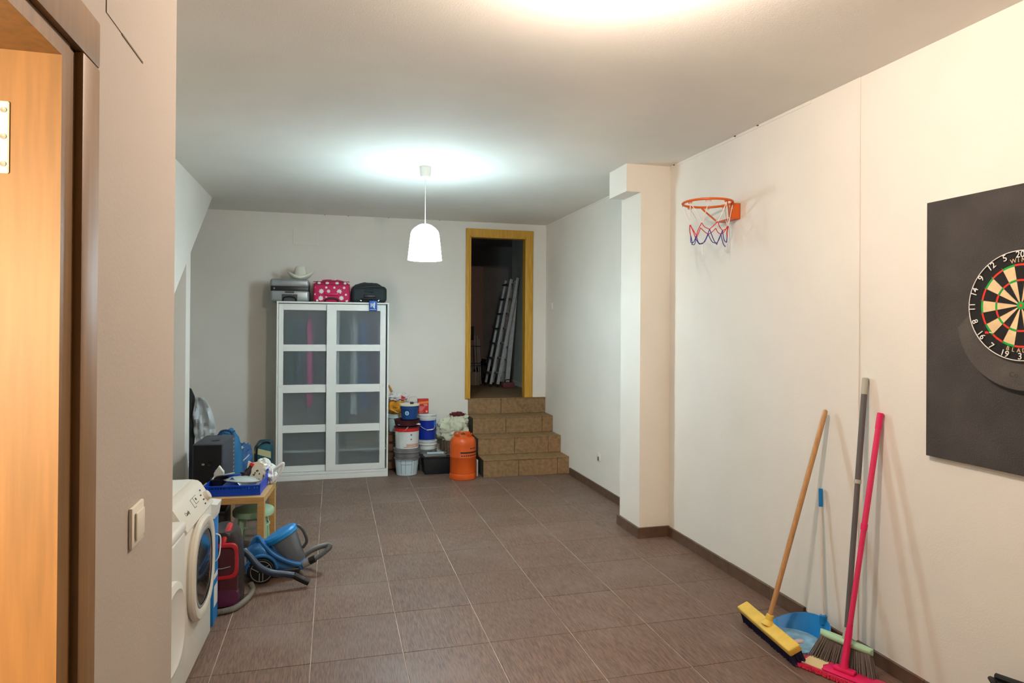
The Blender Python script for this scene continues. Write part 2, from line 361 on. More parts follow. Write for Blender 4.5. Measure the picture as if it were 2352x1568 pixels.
bb = MB().lathe([(.0001, -.745), (.018, -.742), (.03, -.722), (.03, -.700), (.018, -.67), (.014, -.62), (.014, -.50)], 16).build('bulb', mat('bulb_glow', (250, 250, 250), .4, emit=(226, 244, 255), es=40), pl)
ld = bpy.data.lights.new('pendant_bulb_light', 'POINT'); ld.energy = PENDANT_BULB; ld.color = (.74, .93, 1.0); ld.shadow_soft_size = .04
lo = bpy.data.objects.new('pendant_bulb_light', ld); COL.objects.link(lo); lo.parent = pl; lo.location = (0, 0, -.79)

CX, CY = .98, 2.12
cl = thing('ceiling_lamp', 'warm ceiling bulb hanging just above the top edge of the picture', 'lamp', (CX, CY, ZC))
MB().lathe([(.06, 0), (.062, -.004), (.058, -.022), (.04, -.032), (.0001, -.032)], 32).build('ceiling_rose', M_WPLAS, cl)
MB().lathe([(.022, -.030), (.024, -.075), (.045, -.098), (.060, -.14), (.054, -.175), (.034, -.198), (.0001, -.207)], 36).build('bulb', mat('warm_globe_glow', (255, 250, 240), .4, emit=(255, 233, 214), es=CEILING_GLOW), cl)

hl = thing('hall_lamp', 'warm lamp in the hall behind the left doorway', 'lamp', (-1.0, -.35, ZC))
MB().lathe([(.05, 0), (.05, -.03), (.02, -.045), (.012, -.05), (.012, -1.15), (.0001, -1.15)], 20).build('ceiling_rose', M_WPLAS, hl)
MB().lathe([(.02, -1.14), (.045, -1.18), (.05, -1.205), (.04, -1.24), (.0001, -1.255)], 20).build('bulb', mat('warm_bulb_glow', (255, 246, 230), .4, emit=(255, 226, 190), es=30), hl)
ld = bpy.data.lights.new('hall_bulb_light', 'POINT'); ld.energy = HALL_BULB; ld.color = (1.0, .70, .40); ld.shadow_soft_size = .06
lo = bpy.data.objects.new('hall_bulb_light', ld); COL.objects.link(lo); lo.parent = hl; lo.location = (0, 0, -1.32)

# ------------------------------------------------------------------ wall fittings
t = thing('light_switch', 'beige light switch on the partition beside the left doorway', 'switch', (NX, 1.512, 1.293))
MB().rbox(0, .008, -.042, .042, 0, .082, .003, 2).build('plate', M_CREAM, t)
MB().rbox(.008, .013, -.027, .030, .013, .069, .003, 2).build('rocker', M_CREAM, t)
t = tag(MB().rbox(-.48, -.19, YB-.005, YB+.001, 2.72, 2.93, .002, 1).build('junction_cover', M_WALL), 'painted square cover plate high on the back wall above the wardrobe', 'cover plate')
t = thing('wall_socket', 'small broken outlet plate low on the right wall behind the pillar', 'outlet', (XR, 6.57, .33))
MB().rbox(-.009, 0, -.042, .042, 0, .083, .003, 2).build('plate', M_WPLAS, t)
MB().rbox(-.012, -.008, -.010, .022, .004, .045, .002, 1).build('hole', M_RUST, t)
t = tag(MB().rbox(XR-.008, XR, 8.15, 8.21, 1.98, 2.06, .003, 2).build('light_switch', M_WPLAS), 'tiny white switch on the right wall near the back corner', 'switch')

# ------------------------------------------------------------------ wardrobe
wy = 7.845
w = thing('wardrobe', 'white wardrobe with two sliding doors of frosted grey panes', 'wardrobe', (0, 0, 0))
MB().rbox(-.613, -.595, wy+.005, 8.43, 0, 2.012, .002, 1).build('side_panel', M_WHITE, w)
MB().rbox(.607, .625, wy+.005, 8.43, 0, 2.012, .002, 1).build('side_panel', M_WHITE, w)
MB().rbox(-.614, .626, wy, 8.43, 1.998, 2.016, .002, 1).build('top_panel', M_WHITE, w)
MB().box(-.595, .607, 8.41, 8.428, .06, 1.998).build('back_panel', M_WHITE, w)
MB().rbox(-.605, .617, wy+.002, 8.42, 0, .058, .002, 1).build('plinth', M_WHITE, w)
MB().rbox(-.595, .607, wy+.0, wy+.06, .060, .088, .002, 1).build('bottom_track', M_WHITE, w)
MB().tube([(-.595, 8.035, 1.9), (.607, 8.035, 1.9)], .012, 10).build('clothes_rail', M_STEEL, w)
MB().box(-.595, .607, 7.93, 8.41, .30, .318).build('shelf', M_WHITE, w)
M_FROST = mat('frosted_glass', (216, 224, 228), .298, trans=.89, ior=1.15)
zr = [(.16, .535), (.62, .985), (1.075, 1.455), (1.53, 1.92)]
def sdoor(x0, x1, y, st_l, st_r, kx):
    d = MB(); zb, zt = .092, 1.990
    d.rbox(x0, x0+st_l, y, y+.02, zb, zt, .002, 1).rbox(x1-st_r, x1, y, y+.02, zb, zt, .002, 1)
    zs = [zb]+[v for p in zr for v in p]+[zt]
    for a, b in zip(zs[0::2], zs[1::2]): d.box(x0+st_l, x1-st_r, y+.0005, y+.0195, a, b)
    o = d.build('sliding_door', M_WHITE, w, smooth=0)
    for a, b in zr: MB().box(x0+st_l-.002, x1-st_r+.002, y+.009, y+.013, a-.002, b+.002).build('pane', M_FROST, o, smooth=0)
    MB().lathe([(.0001, .004), (.012, .003), (.014, .006), (.017, .003), (.017, 0)], 20, frame((kx, y, 1.06), (0, -1, 0))).build('knob', M_WPLAS, o)
sdoor(-.592, .068, wy+.032, .050, .050, -.568)
sdoor(-.073, .590, wy+.004, .107, .064, .566)
def garment(x, wd, z0, c, label, dep=.10, seed=1):
    m = mat('fabric_%d_%d_%d' % c, c, .9); b = MB(); n = 24; v = []; f = []
    rows = [(1.85, .12), (1.80, .55), (1.74, .95), (1.5, 1.0), (z0+.1, 1.05), (z0, 1.08)]
    for z, k in rows:
        for i in range(n):
            a = 2*PI*i/n; rip = 1+.10*math.sin(5*a+seed+z*2); v.append((wd/2*k*math.cos(a)*rip, dep*k*math.sin(a)*rip, z))
    for j in range(len(rows)-1):
        for i in range(n): f.append((j*n+i, j*n+(i+1) % n, (j+1)*n+(i+1) % n, (j+1)*n+i))
    f += [tuple(range(n)), tuple((len(rows)-1)*n+i for i in range(n))]
    g = thing('hanging_garment', label, 'garment', (x, 8.035, 0), group='clothes hanging in the wardrobe')
    b.add(v, f); b.build('cloth', m, g)
    MB().tube([(0, 0, 1.845), (0, 0, 1.905)]+[(0, .016*math.sin(q), 1.905+.016*(1-math.cos(q))) for q in (.6, 1.4, 2.2, 3)], .002, 6).build('hanger_hook', M_STEEL, g)
garment(-.50, .11, .95, (40, 104, 96), 'teal garment behind the left frosted door, hanging leftmost', seed=1)
garment(-.385, .09, .9, (52, 84, 112), 'dark blue garment left of the pink one behind frosted glass', seed=2)
garment(-.265, .085, .82, (226, 66, 140), 'bright pink garment behind the left frosted door', .115, seed=3)
garment(-.165, .07, .9, (70, 60, 84), 'dark purple garment right of the pink one behind frosted glass', seed=4)
garment(.115, .10, .6, (48, 88, 92), 'dark green garment left of the white one behind frosted glass', seed=5)
garment(.235, .09, .72, (238, 240, 240), 'white garment behind the right frosted door', .115, seed=6)
garment(.345, .085, .8, (62, 110, 176), 'blue garment right of the white one behind frosted glass', seed=7)
garment(.47, .10, .8, (112, 74, 118), 'mauve garment at the right end of the wardrobe rail', .105, seed=8)
for x, wd, h, c, lb in ((-.33, .36, .22, (104, 112, 108), 'grey storage box low behind the left frosted door'), (.33, .36, .2, (150, 140, 112), 'beige storage box low behind the right frosted door')):
    t = thing('storage_box', lb, 'box', (x, 8.12, .3185))
    MB().rbox(-wd/2, wd/2, -.13, .13, 0, h, .01, 2).build('body', mat('box_%d' % c[0], c, .8), t); MB().rbox(-wd/2-.005, wd/2+.005, -.135, .135, h, h+.03, .008, 2).build('lid', M_GREY, t)

# ------------------------------------------------------------------ luggage on the wardrobe
wt = 2.0165
t = thing('suitcase', 'silver hard shell suitcase with black band lying on the wardrobe', 'suitcase', (-.485, 8.18, wt))
M_SIL = mat('silver_shell', (150, 156, 158), .32, metal=.35, var=.08, vscale=4); M_BLK = mat('black_fabric', (38, 40, 42), .8, bump=.2, bscale=200)
MB().rbox(-.212, .212, -.20, .24, 0, .135, .03, 4).build('lower_shell', M_SIL, t)
MB().rbox(-.212, .212, -.20, .24, .165, .262, .03, 4).build('upper_shell', M_SIL, t)
MB().rbox(-.206, .206, -.195, .235, .12, .18, .006, 2).build('zip_band', M_BLACK, t)
MB().box(-.085, .085, -.204, -.196, .006, .085).build('handle_recess', M_DKGREY, t)
MB().tube(spline([(-.07, -.203, .01), (-.06, -.222, .045), (0, -.228, .058), (.06, -.222, .045), (.07, -.203, .01)], 5), .007, 8).build('handle', M_BLACK, t)
MB().rbox(-.175, -.160, -.205, -.19, .14, .16, .003, 1).build('latch', M_GREY, t); MB().rbox(-.05, .05, -.203, -.197, .098, .118, .002, 1).build('lock_plate', M_DKGREY, t)
for x in (-.18, .18): MB().cyl(0, 0, -.012, .012, .018, n=14, M=frame((x, -.195, .165), (1, 0, 0))).build('wheel', M_BLACK, t)
MB().box(-.075, .08, -.175, -.02, .2622, .2635).build('paper_label', M_WPLAS, t, smooth=0)
t = thing('suitcase', 'pink suitcase printed with white daisies lying between the silver and black ones', 'suitcase', (-.022, 8.18, wt))
M_MAG = mat('pink_canvas', (196, 32, 86), .7, bump=.15, bscale=250); M_MAGD = mat('dark_pink_trim', (140, 20, 62), .6)
b = MB(); v = []; f = []
b.rbox(-.205, .205, -.21, .24, 0, .225, .035, 4).blob((0, .01, .222), (.19, .22, .055), 3, .05, 2, flat=.2)
b.build('body', M_MAG, t)
MB().tube([(-.206, -.211, .205), (.206, -.211, .205)], .005, 6).tube([(-.206, -.211, .235), (.2, -.205, .24)], .004, 6).build('zip', M_MAGD, t)
MB().tube(spline([(-.08, -.212, .105), (-.06, -.23, .095), (.06, -.23, .095), (.08, -.212, .105)], 5), .011, 8).build('handle', M_PINK, t)
MB().tube(spline([(-.075, -.212, .008), (-.06, -.228, .035), (0, -.232, .046), (.06, -.228, .035), (.075, -.212, .008)], 5), .011, 8).build('handle', mat('dark_brown_grip', (66, 36, 40), .6), t)
M_DAISY = mat('daisy_white', (228, 222, 224), .8); k = 0
rf = random.Random(3)
for (x, z, r) in ((-.115, .125, .03), (.085, .125, .03), (-.035, .128, .022), (-.12, .045, .03), (.11, .05, .028), (-.18, .09, .014), (.16, .09, .014), (-.06, .17, .014), (.03, .17, .014), (.14, .17, .016), (-.17, .17, .016), (-.16, .02, .014), (.17, .02, .016), (-.06, .06, .012), (-.14, .222, .02), (-.05, .222, .022), (.06, .222, .022), (.15, .222, .018)):
    q = []
    for i in range(32):
        a = 2*PI*i/32; rr = r*(.62+.38*abs(math.cos(4*a))); q.append((x+rr*math.cos(a), z+rr*math.sin(a)))
    yy = -.2115 if abs(x) < .165 and z < .2 else -.207
    MB().prism(q, yy-.001, yy+.012, 'y').build('daisy_print', M_DAISY, t, smooth=0)
for (x, y, r) in ((-.13, -.10, .03), (.02, -.12, .03), (.12, -.05, .028), (-.04, 0, .03)):
    q = [(x+r*(.62+.38*abs(math.cos(4*2*PI*i/32)))*math.cos(2*PI*i/32), y+r*(.62+.38*abs(math.cos(8*PI*i/32)))*math.sin(2*PI*i/32)) for i in range(32)]
    MB().prism(q, .225, .277 if abs(x) < .05 else .255, 'z').build('daisy_print', M_DAISY, t, smooth=0)
t = thing('suitcase', 'black soft travel bag with a blue tag lying on the right of the wardrobe', 'suitcase', (.405, 8.18, wt))
b = MB().rbox(-.2, .205, -.2, .24, 0, .2, .05, 4).blob((0, .02, .15), (.20, .23, .105), 5, .1, 2.5, flat=.02)
b.build('body', mat('black_nylon', (40, 50, 54), .7, bump=.3, bscale=120), t)
MB().tube(spline([(-.20, -.17, .15), (-.1, -.206, .175), (.05, -.206, .19), (.2, -.17, .165)], 6), .005, 6).build('zip', M_BLACK, t)
MB().rbox(-.065, .075, -.212, -.195, .055, .098, .008, 2).build('handle_patch', M_BLACK, t)
MB().tube(spline([(-.09, -.2, .03), (-.08, -.228, .045), (.08, -.228, .045), (.1, -.2, .03)], 5), .009, 8).build('handle', M_BLACK, t)
for x in (-.095, .105): MB().cyl(0, 0, 0, .006, .009, n=12, M=frame((x, -.206, .03), (0, -1, 0))).build('rivet', M_STEEL, t)
MB().tube([(.04, -.23, .045), (.038, -.345, .03), (.038, -.352, -.0)], .0025, 6).build('tag_strap', M_BLACK, t)
tg = MB().rbox(-.007, .082, -.355, -.349, -.095, .022, .006, 2).build('luggage_tag', mat('tag_blue', (24, 84, 176), .4), t)
MB().box(.008, .016, -.3562, -.355, -.055, -.005).box(.022, .030, -.3562, -.355, -.045, -.015).box(.036, .044, -.3562, -.355, -.06, -.01).box(.048, .056, -.3562, -.355, -.07, .0).box(-.002, .07, -.3562, -.355, -.083, -.079).build('tag_print', M_WPLAS, tg, smooth=0)
# hat
t = thing('straw_hat', 'white brimmed hat resting on the silver suitcase', 'hat', (-.375, 8.1, wt+.264))
M_HAT = mat('white_straw', (222, 222, 208), .9, bump=.3, bscale=150)
b = MB(); v = []; f = []; n = 36
ring = [(.15, .05), (.142, .026), (.115, .010), (.085, .012), (.078, .018)]
for r, z in ring:
    for i in range(n):
        a = 2*PI*i/n; v.append((r*math.cos(a), r*.82*math.sin(a), z+max(0, (r-.08))*.85*(abs(math.cos(a))**2) - (r-.08)*.18*(1-abs(math.cos(a)))))
for j in range(len(ring)-1):
    for i in range(n): f.append((j*n+i, j*n+(i+1) % n, (j+1)*n+(i+1) % n, (j+1)*n+i))
zmin = min(p[2] for p in v); v = [(p[0], p[1], p[2]-zmin) for p in v]
b.add(v, f); b.build('brim', M_HAT, t, thick=.004)
MB().lathe([(.078, .004), (.080, .012), (.076, .05), (.068, .10), (.060, .135), (.048, .150), (.030, .145), (.0001, .135)], 32, sy=.85).build('crown', M_HAT, t)
MB().lathe([(.081, .012), (.082, .014), (.081, .032), (.079, .034)], 32, sy=.85).build('hat_band', mat('hat_band', (196, 194, 178), .8), t)

# ------------------------------------------------------------------ gas bottle
t = thing('gas_bottle', 'orange butane gas bottle standing before the steps', 'gas bottle', (1.457, 7.565, 0))
MB().lathe([(.148, 0), (.153, .004), (.153, .058), (.149, .066), (.144, .068)], 40).build('foot_ring', M_ORANGE, t)
MB().lathe([(.142, .05), (.148, .075), (.150, .10), (.150, .248), (.1525, .252), (.1525, .260), (.150, .264), (.150, .395), (.146, .43), (.128, .465), (.095, .488), (.05, .500), (.0001, .502)], 40).build('cylinder', M_ORANGE, t)
b = MB()
for a0, a1 in ((.15*PI, .62*PI), (.72*PI, 1.30*PI), (1.62*PI, 1.95*PI)):
    b.lathe([(.100, .468), (.104, .49), (.108, .516), (.104, .522), (.100, .516), (.096, .49), (.095, .470)], 14, a0=a0, a1=a1)
b.build('collar', M_ORANGE, t)
MB().lathe([(.022, .495), (.022, .512), (.012, .516), (.012, .526), (.0001, .526)], 14).build('valve', mat('brass', (150, 122, 70), .4, metal=1), t)
b = MB()
for a0, a1, z0, z1 in ((1.38, 1.88, .305, .322),): b.lathe([(.1505, z0), (.1515, z0), (.1515, z1), (.1505, z1)], 18, a0=a0*PI, a1=a1*PI)
for k in range(9): b.lathe([(.1505, .272), (.1512, .272), (.1512, .286), (.1505, .286)], 2, a0=(1.40+.052*k)*PI, a1=(1.435+.052*k)*PI)
for k in range(5): b.lathe([(.1505, .352), (.1512, .352), (.1512, .364), (.1505, .364)], 2, a0=(1.62+.045*k)*PI, a1=(1.65+.045*k)*PI)
b.build('stencil_print', mat('stencil_black', (52, 26, 16), .7), t)

# ------------------------------------------------------------------ buckets
def bucket(name, label, x, y, z, r0, r1, h, m, rim=True, group='buckets beside the wardrobe'):
    t = thing(name, label, 'bucket', (x, y, z), group=group)
    MB().lathe([(.0001, .003), (r0-.004, .003), (r0-.004, 0), (r0, .004), (r1, h-.004), (r1, h), (r1-.004, h), (r1-.005, h-.004), (r0-.004, .012), (.0001, .012)], 36).build('body', m, t)
    if rim:
        MB().lathe([(r1, h-.045), (r1+.006, h-.045), (r1+.006, h-.036), (r1+.001, h-.036), (r1+.001, h-.012), (r1+.007, h-.012), (r1+.007, h), (r1-.004, h)], 36).build('rim', m, t)
    return t
def lid(t, r, z, m, h=.012, name='lid'):
    MB().lathe([(r-.006, z), (r+.009, z-.010), (r+.009, z+h*.5), (r+.004, z+h), (r-.012, z+h), (r-.016, z+h-.004), (.0001, z+h-.004)], 36).build(name, m, t)
def band(t, name, ra, rb, z0, z1, m, a0=0., a1=2*PI, e=.0012):
    MB().lathe([(ra+e, z0), (rb+e, z1)], 36, a0=a0, a1=a1).build(name, m, t)
M_BKW = mat('bucket_white', (214, 218, 216), .45, var=.05, vscale=6); M_BKG = mat('bucket_grey', (112, 110, 112), .6, var=.15, vscale=8)
M_LBL = mat('print_grey', (92, 104, 118), .7); M_RED = mat('label_red', (206, 34, 32), .5); M_MAR = mat('maroon_plastic', (66, 24, 32), .5)
bx, by = .852, 7.925
t = bucket('paint_bucket', 'pale blue-white paint tub at the bottom of the bucket stack', bx, by, 0, .122, .142, .20, mat('bucket_ice', (196, 212, 220), .45), rim=False)
lid(t, .142, .2, M_BKG, .004)
b = MB()
for a, w_ in ((1.30, .006), (1.60, .006), (1.43, .006), (1.68, .006)): b.lathe([(.1245, .02), (.1425, .185)] if w_ else [], 1, a0=a*PI, a1=a*PI+.03)
b.lathe([(.1365, .13), (.1369, .134)], 12, a0=1.30*PI, a1=1.60*PI); b.lathe([(.1405, .168), (.1409, .172)], 16, a0=1.2*PI, a1=1.62*PI)
for k in range(5): b.lathe([(.1415, .172), (.1430, .185)], 1, a0=(1.63+.035*k)*PI, a1=(1.65+.035*k)*PI)
b.build('label_print', M_LBL, t)
t = bucket('mortar_tub', 'dark grey tub wedged between two paint buckets of the stack', bx, by, .205, .142, .152, .108, M_BKG)
t = bucket('paint_bucket', 'white paint bucket with red band in the middle of the stack', bx, by, .314, .135, .143, .252, M_BKW, rim=False)
band(t, 'red_band', .1415, .1430, .2, .25, M_RED)
b = MB()
for k in range(4): b.lathe([(.1368, .018+.011*k), (.1372, .024+.011*k)], 10, a0=(1.45 if k else 1.38)*PI, a1=1.85*PI)
b.build('orange_print', mat('print_orange', (196, 110, 70), .7), t)
b = MB(); b.lathe([(.1408, .155), (.1413, .175)], 2, a0=1.56*PI, a1=1.60*PI); b.lathe([(.1398, .105), (.1404, .12)], 2, a0=1.56*PI, a1=1.60*PI); b.build('label_print', M_LBL, t)
MB().tube(spline([(-.142, 0, .235), (-.11, -.11, .20), (-.05, -.155, .215), (.0, -.148, .265)], 6), .002, 6).build('wire_handle', M_STEEL, t)
lid(t, .143, .252, M_MAR, .004)
t2 = thing('paint_tray', 'dark maroon bowl holding painting tools on the red banded bucket', 'bowl', (bx, by, .572))
MB().lathe([(.0001, .002), (.120, 0), (.140, .012), (.150, .062), (.155, .075), (.149, .075), (.142, .062), (.132, .016), (.0001, .010)], 36).build('bowl', M_MAR, t2)
for k, (x, a) in enumerate(((-.1, .3), (.09, -.2), (.125, .1))):
    t = thing('paint_brush', ('flat paint brush lying at the left of the maroon bowl', 'grey scraper lying at the right of the maroon bowl', 'white roller refill at the right rim of the maroon bowl')[k], 'brush', (bx+x, by-.055, .588))
    MB().rbox(-.012, .012, -.03, .05, 0, .016, .003, 2).build('handle', (M_BLACK, M_GREY, M_WPLAS)[k], t)
    MB().rbox(-.020, .020, -.05, -.03, .001, .014, .003, 2).build('bristles', (M_DKGREY, M_STEEL, M_WPLAS)[k], t)
t = bucket('paint_pot', 'small navy blue pot with round white badge on top of the stack', bx+.028, by, .649, .092, .108, .17, mat('navy_pot', (18, 62, 122), .45))
lid(t, .108, .17, M_CREAM, .01)
MB().lathe([(.0001, 0), (.024, 0), (.024, .0015), (.0001, .0015)], 24, frame((-.040, -.0925, .078), (-.38, -.92, -.08))).build('badge', mat('badge_white', (216, 228, 232), .5), t)
MB().lathe([(.0001, 0), (.018, 0), (.018, .0008), (.0001, .0008)], 24, frame((-.0406, -.094, .078), (-.38, -.92, -.08))).build('badge_mark', mat('badge_blue', (96, 164, 196), .5), t)
MB().tube(spline([(.0, .06, .18), (.01, .06, .245), (.085, .03, .25), (.095, .03, .18)], 6), .002, 6).build('wire_handle', M_STEEL, t)
t = thing('trowel', 'small black handled tool lying on the navy pot', 'tool', (bx+.05, by-.03, .830))
MB().rbox(-.02, .02, -.02, .03, 0, .022, .005, 2).build('handle', M_BLACK, t); MB().tube([(.018, 0, .012), (.06, .01, .02)], .005, 6).build('shaft', M_STEEL, t)
# second stack
cx_, cy_ = 1.118, 8.12
t = bucket('paint_bucket', 'grey bucket at the bottom of the right hand stack', cx_, cy_, 0, .098, .112, .25, M_BKG)
t = bucket('paint_bucket', 'white tub under the blue labelled paint bucket', cx_+.002, cy_, .2515, .104, .112, .105, M_BKW)
lid(t, .109, .105, M_BKW, .004)
t = bucket('paint_bucket', 'tall paint bucket with deep blue label and white lid', cx_, cy_, .363, .100, .110, .31, M_BKW)
band(t, 'blue_label', .1010, .1080, .01, .245, mat('label_blue', (14, 44, 148), .4))
band(t, 'light_blue_corner', .1062, .1082, .17, .244, mat('label_light_blue', (38, 104, 190), .4), 1.72*PI, 1.95*PI, .0018)
lid(t, .110, .31, M_BKW, .01)
MB().tube(spline([(-.11, -.01, .2), (-.07, -.09, .16), (-.01, -.118, .135), (.06, -.105, .14), (.108, -.02, .2)], 6), .002, 6).tube([(-.02, -.119, .133), (.055, -.108, .138)], .006, 8).build('handle', M_WPLAS, t)
t = thing('red_carton', 'small red carton with orange stripe standing on the blue labelled bucket', 'box', (1.066, 8.13, .6865))
MB().rbox(-.064, .064, -.03, .03, 0, .175, .002, 1).build('box', mat('carton_red', (186, 30, 30), .5), t)
MB().prism([(-.062, .138), (.062, .150), (.062, .125), (-.062, .112)], -.0308, -.0300, 'y').build('stripe', mat('carton_orange', (224, 130, 44), .5), t, smooth=0)
b = MB().box(.002, .05, -.0308, -.03, .105, .113).box(.01, .05, -.0308, -.03, .09, .096).box(-.05, .0, -.0308, -.03, .012, .016).box(.03, .052, -.0308, -.03, .012, .034)
for k in range(5): b.box(-.05, -.01+.008*k, -.0308, -.03, .03+.012*k, .034+.012*k)
b.build('lettering', mat('carton_print', (226, 180, 170), .6), t, smooth=0)
# bucket half hidden by the wardrobe with bags
t = bucket('paint_bucket', 'white bucket half hidden behind the wardrobe edge', .755, 8.27, .455, .085, .1, .215, mat('bucket_pale', (198, 214, 212), .5))
t0 = thing('wooden_crate', 'brown crate of sticks under the bucket beside the wardrobe', 'crate', (.755, 8.27, 0))
for k in range(4): MB().box(-.105, .105, -.115, -.103, .02+.11*k, .10+.11*k).build('slat', mat('crate_wood', (104, 66, 40), .8, var=.2, vscale=6), t0)
for s in (-1, 1): MB().box(s*.098-.008, s*.098+.008, -.103, .115, 0, .453).build('crate_side', MATS['crate_wood'], t0)
MB().box(-.09, .09, -.1, .115, .438, .4535).build('crate_top', MATS['crate_wood'], t0)
t = thing('yellow_bag', 'mustard yellow sack lying on the bucket next to the wardrobe', 'bag', (.765, 8.26, .672))
MB().blob((0, 0, .075), (.105, .1, .095), 2, .35, 2.2, flat=0).build('sack', mat('mustard_cloth', (206, 138, 30), .8, var=.15, vscale=10), t)
MB().tube([(-.09, -.10, .07), (-.02, -.12, .03), (.05, -.105, .0)], .006, 6).build('cord', mat('yellow_cord', (214, 170, 80), .7), t)
t = thing('plastic_bag', 'crumpled white plastic bag with red print above the yellow sack', 'bag', (.775, 8.28, .825))
MB().blob((0, 0, .045), (.115, .09, .055), 9, .5, 3, flat=0).build('film', mat('milky_plastic', (216, 212, 212), .35, bump=.5, bscale=40), t)
MB().prism([(.035, .075), (.085, .05), (.05, .02), (.03, .03)], -.093, -.083, 'y').build('red_print', M_RED, t, smooth=0)
t = tag(MB().tube([(.80, 8.405, .012), (.742, 8.410, .88), (.672, 8.425, 1.01)], .011, 10).build('wooden_stick', mat('orange_stick', (196, 132, 60), .6)), 'orange wooden stick rising behind the bags by the wardrobe', 'stick')
# black crate with roller tray
t = thing('black_crate', 'black plastic tool crate between buckets and gas bottle', 'crate', (1.205, 7.915, 0))
MB().rbox(-.175, .165, -.12, .075, .0, .205, .012, 2, taper=.86).build('body', mat('black_crate', (26, 27, 29), .55, var=.2, vscale=30), t)
MB().box(-.182, .172, -.127, -.115, .190, .205).box(-.182, .172, .070, .082, .190, .205).box(-.182, -.17, -.127, .082, .190, .205).box(.16, .172, -.127, .082, .19, .205).build('rim', M_BLACK, t)
t = thing('roller_tray', 'light grey paint roller tray lying on the black crate', 'tray', (1.185, 7.905, .2055))
MB().rbox(-.14, .12, -.10, .06, .0, .018, .006, 2).build('tray', M_GREY, t)
MB().tube([(-.16, -.11, .03), (-.13, -.115, .014), (.18, -.11, .03)], .004, 6).build('rim_bar', M_STEEL, t)
t = thing('paint_roller', 'blue-grey paint roller lying on the grey tray', 'roller', (1.19, 7.86, .2245))
MB().tube([(-.11, 0, .016), (.09, 0, .016)], .016, 12).build('sleeve', mat('roller_sleeve', (170, 186, 192), .9), t)
MB().tube(spline([(.09, 0, .016), (.115, 0, .016), (.12, .05, .016), (.0, .09, .02), (-.02, .13, .02)], 5), .004, 6).build('wire', M_STEEL, t)
t = tag(MB().rbox(1.625, 1.645, 7.60, 7.66, 0, .19, .002, 1).build('white_board', M_WPLAS), 'small white board standing between gas bottle and steps', 'board')
# bag with rags behind the bottle
t = thing('rag_basket', 'dark wicker bin behind the gas bottle', 'bin', (1.46, 8.22, 0))
MB().lathe([(.12, 0), (.13, .01), (.145, .34), (.138, .34), (.125, .02), (.0001, .02)], 28).build('bin', mat('brown_wicker', (84, 66, 52), .9, var=.35, vscale=40), t)
for a in range(0, 20): MB().tube([(.133*math.cos(a*PI/10), .133*math.sin(a*PI/10), .005), (.147*math.cos(a*PI/10), .147*math.sin(a*PI/10), .338)], .007, 5).build('wicker_stake', mat('wicker_stake', (104, 84, 66), .9), t)
t = thing('rags', 'cream crumpled cloth heaped in the bin beside the steps', 'cloth', (1.46, 8.2, .30))
MB().blob((-.01, 0, .18), (.185, .13, .165), 14, .34, 1.7, nu=48, nv=36, flat=.0, fold=.07).build('cloth', mat('cream_cloth', (206, 206, 182), .95, bump=.6, bscale=35), t)
MB().blob((.04, -.02, .352), (.09, .06, .028), 4, .5, 3).build('red_cloth', mat('dark_red_cloth', (96, 34, 38), .9), t)
MB().blob((.13, -.02, .28), (.045, .05, .07), 8, .6, 3).build('cloth_fold', MATS['cream_cloth'], t)

# ------------------------------------------------------------------ washing machine and its neighbour
M_WM = mat('appliance_white', (224, 222, 214), .35); M_GLS = mat('dark_door_glass', (34, 32, 30), .12, coat=.5); M_INK = mat('dark_print', (46, 46, 50), .6)
rzw = math.radians(-1.7)
t = thing('washing_machine', 'white front loading washing machine with cream porthole door', 'washing machine', (-.664, 3.755, 0), rzw)
MB().rbox(-.58, 0, -.298, .298, .02, .735, .008, 2).build('body', M_WM, t)
for s in (-1, 1):
    for x in (-.52, -.05): MB().cyl(x, s*.25, 0, .021, .02, n=12).build('foot', M_BLACK, t)
MB().box(-.56, -.02, -.28, .28, .735, .742).build('gap', M_DKGREY, t)
pf = [(-.58, .742), (.004, .742), (.010, .752), (-.055, .858), (-.072, .872), (-.10, .878), (-.58, .878)]
fa = MB().prism([(a, b) for a, b in pf], -.298, .298, 'y').build('control_panel', M_CREAM, t, smooth=60)
MB().rbox(-.575, -.105, -.285, .285, .876, .883, .004, 2).build('top_plate', M_WM, t)
def onfas(y, k, h=.001):   # a point on the sloped control panel: y along it, k from 0 (bottom) to 1 (top)
    return frame((.010-.065*k+.0*k, y, .752+.106*k), (.106, 0, .065), (0, 1, 0))
MB().lathe([(.0001, .022), (.020, .022), (.024, .018), (.026, 0)], 24, onfas(.235, .42)).build('program_dial', M_CREAM, t)
b = MB()
for k in range(12):
    a = k*PI/6; b.box(.020, .0255, -.002, .002, .006, .020, onfas(.235, .42) @ Matrix.Rotation(a, 4, 'Z'))
b.build('dial_grip', M_CREAM, t)
for y, k in ((.165, .62), (.17, .40), (.155, .22), (.20, .80)): MB().rbox(-.008, .008, -.004, .004, 0, .004, .001, 1, onfas(y, k)).build('button', M_DKGREY, t)
for (y0, y1, k0, k1) in ((-.02, .10, .80, .815), (-.02, -.016, .42, .80), (.03, .034, .50, .80), (-.01, .02, .42, .44), (.04, .09, .50, .52), (.06, .08, .62, .72)):
    f_ = onfas(0, 0); L_ = .124
    MB().box(y0, y1, k0*L_, k1*L_, 0, .0008, f_).build('panel_print', M_INK, t, smooth=0)
text_mesh('brand_lettering', 'Candy', .028, M_INK, t, onfas(-.155, .52) @ Matrix.Translation((0, 0, .0006)), .0004)
def squircle(ry, rz_, p=2.5, n=48):
    out = []
    for i in range(n):
        a = 2*PI*i/n; c, s_ = math.cos(a), math.sin(a)
        out.append((ry*math.copysign(abs(c)**(2/p), c), rz_*math.copysign(abs(s_)**(2/p), s_)))
    return out
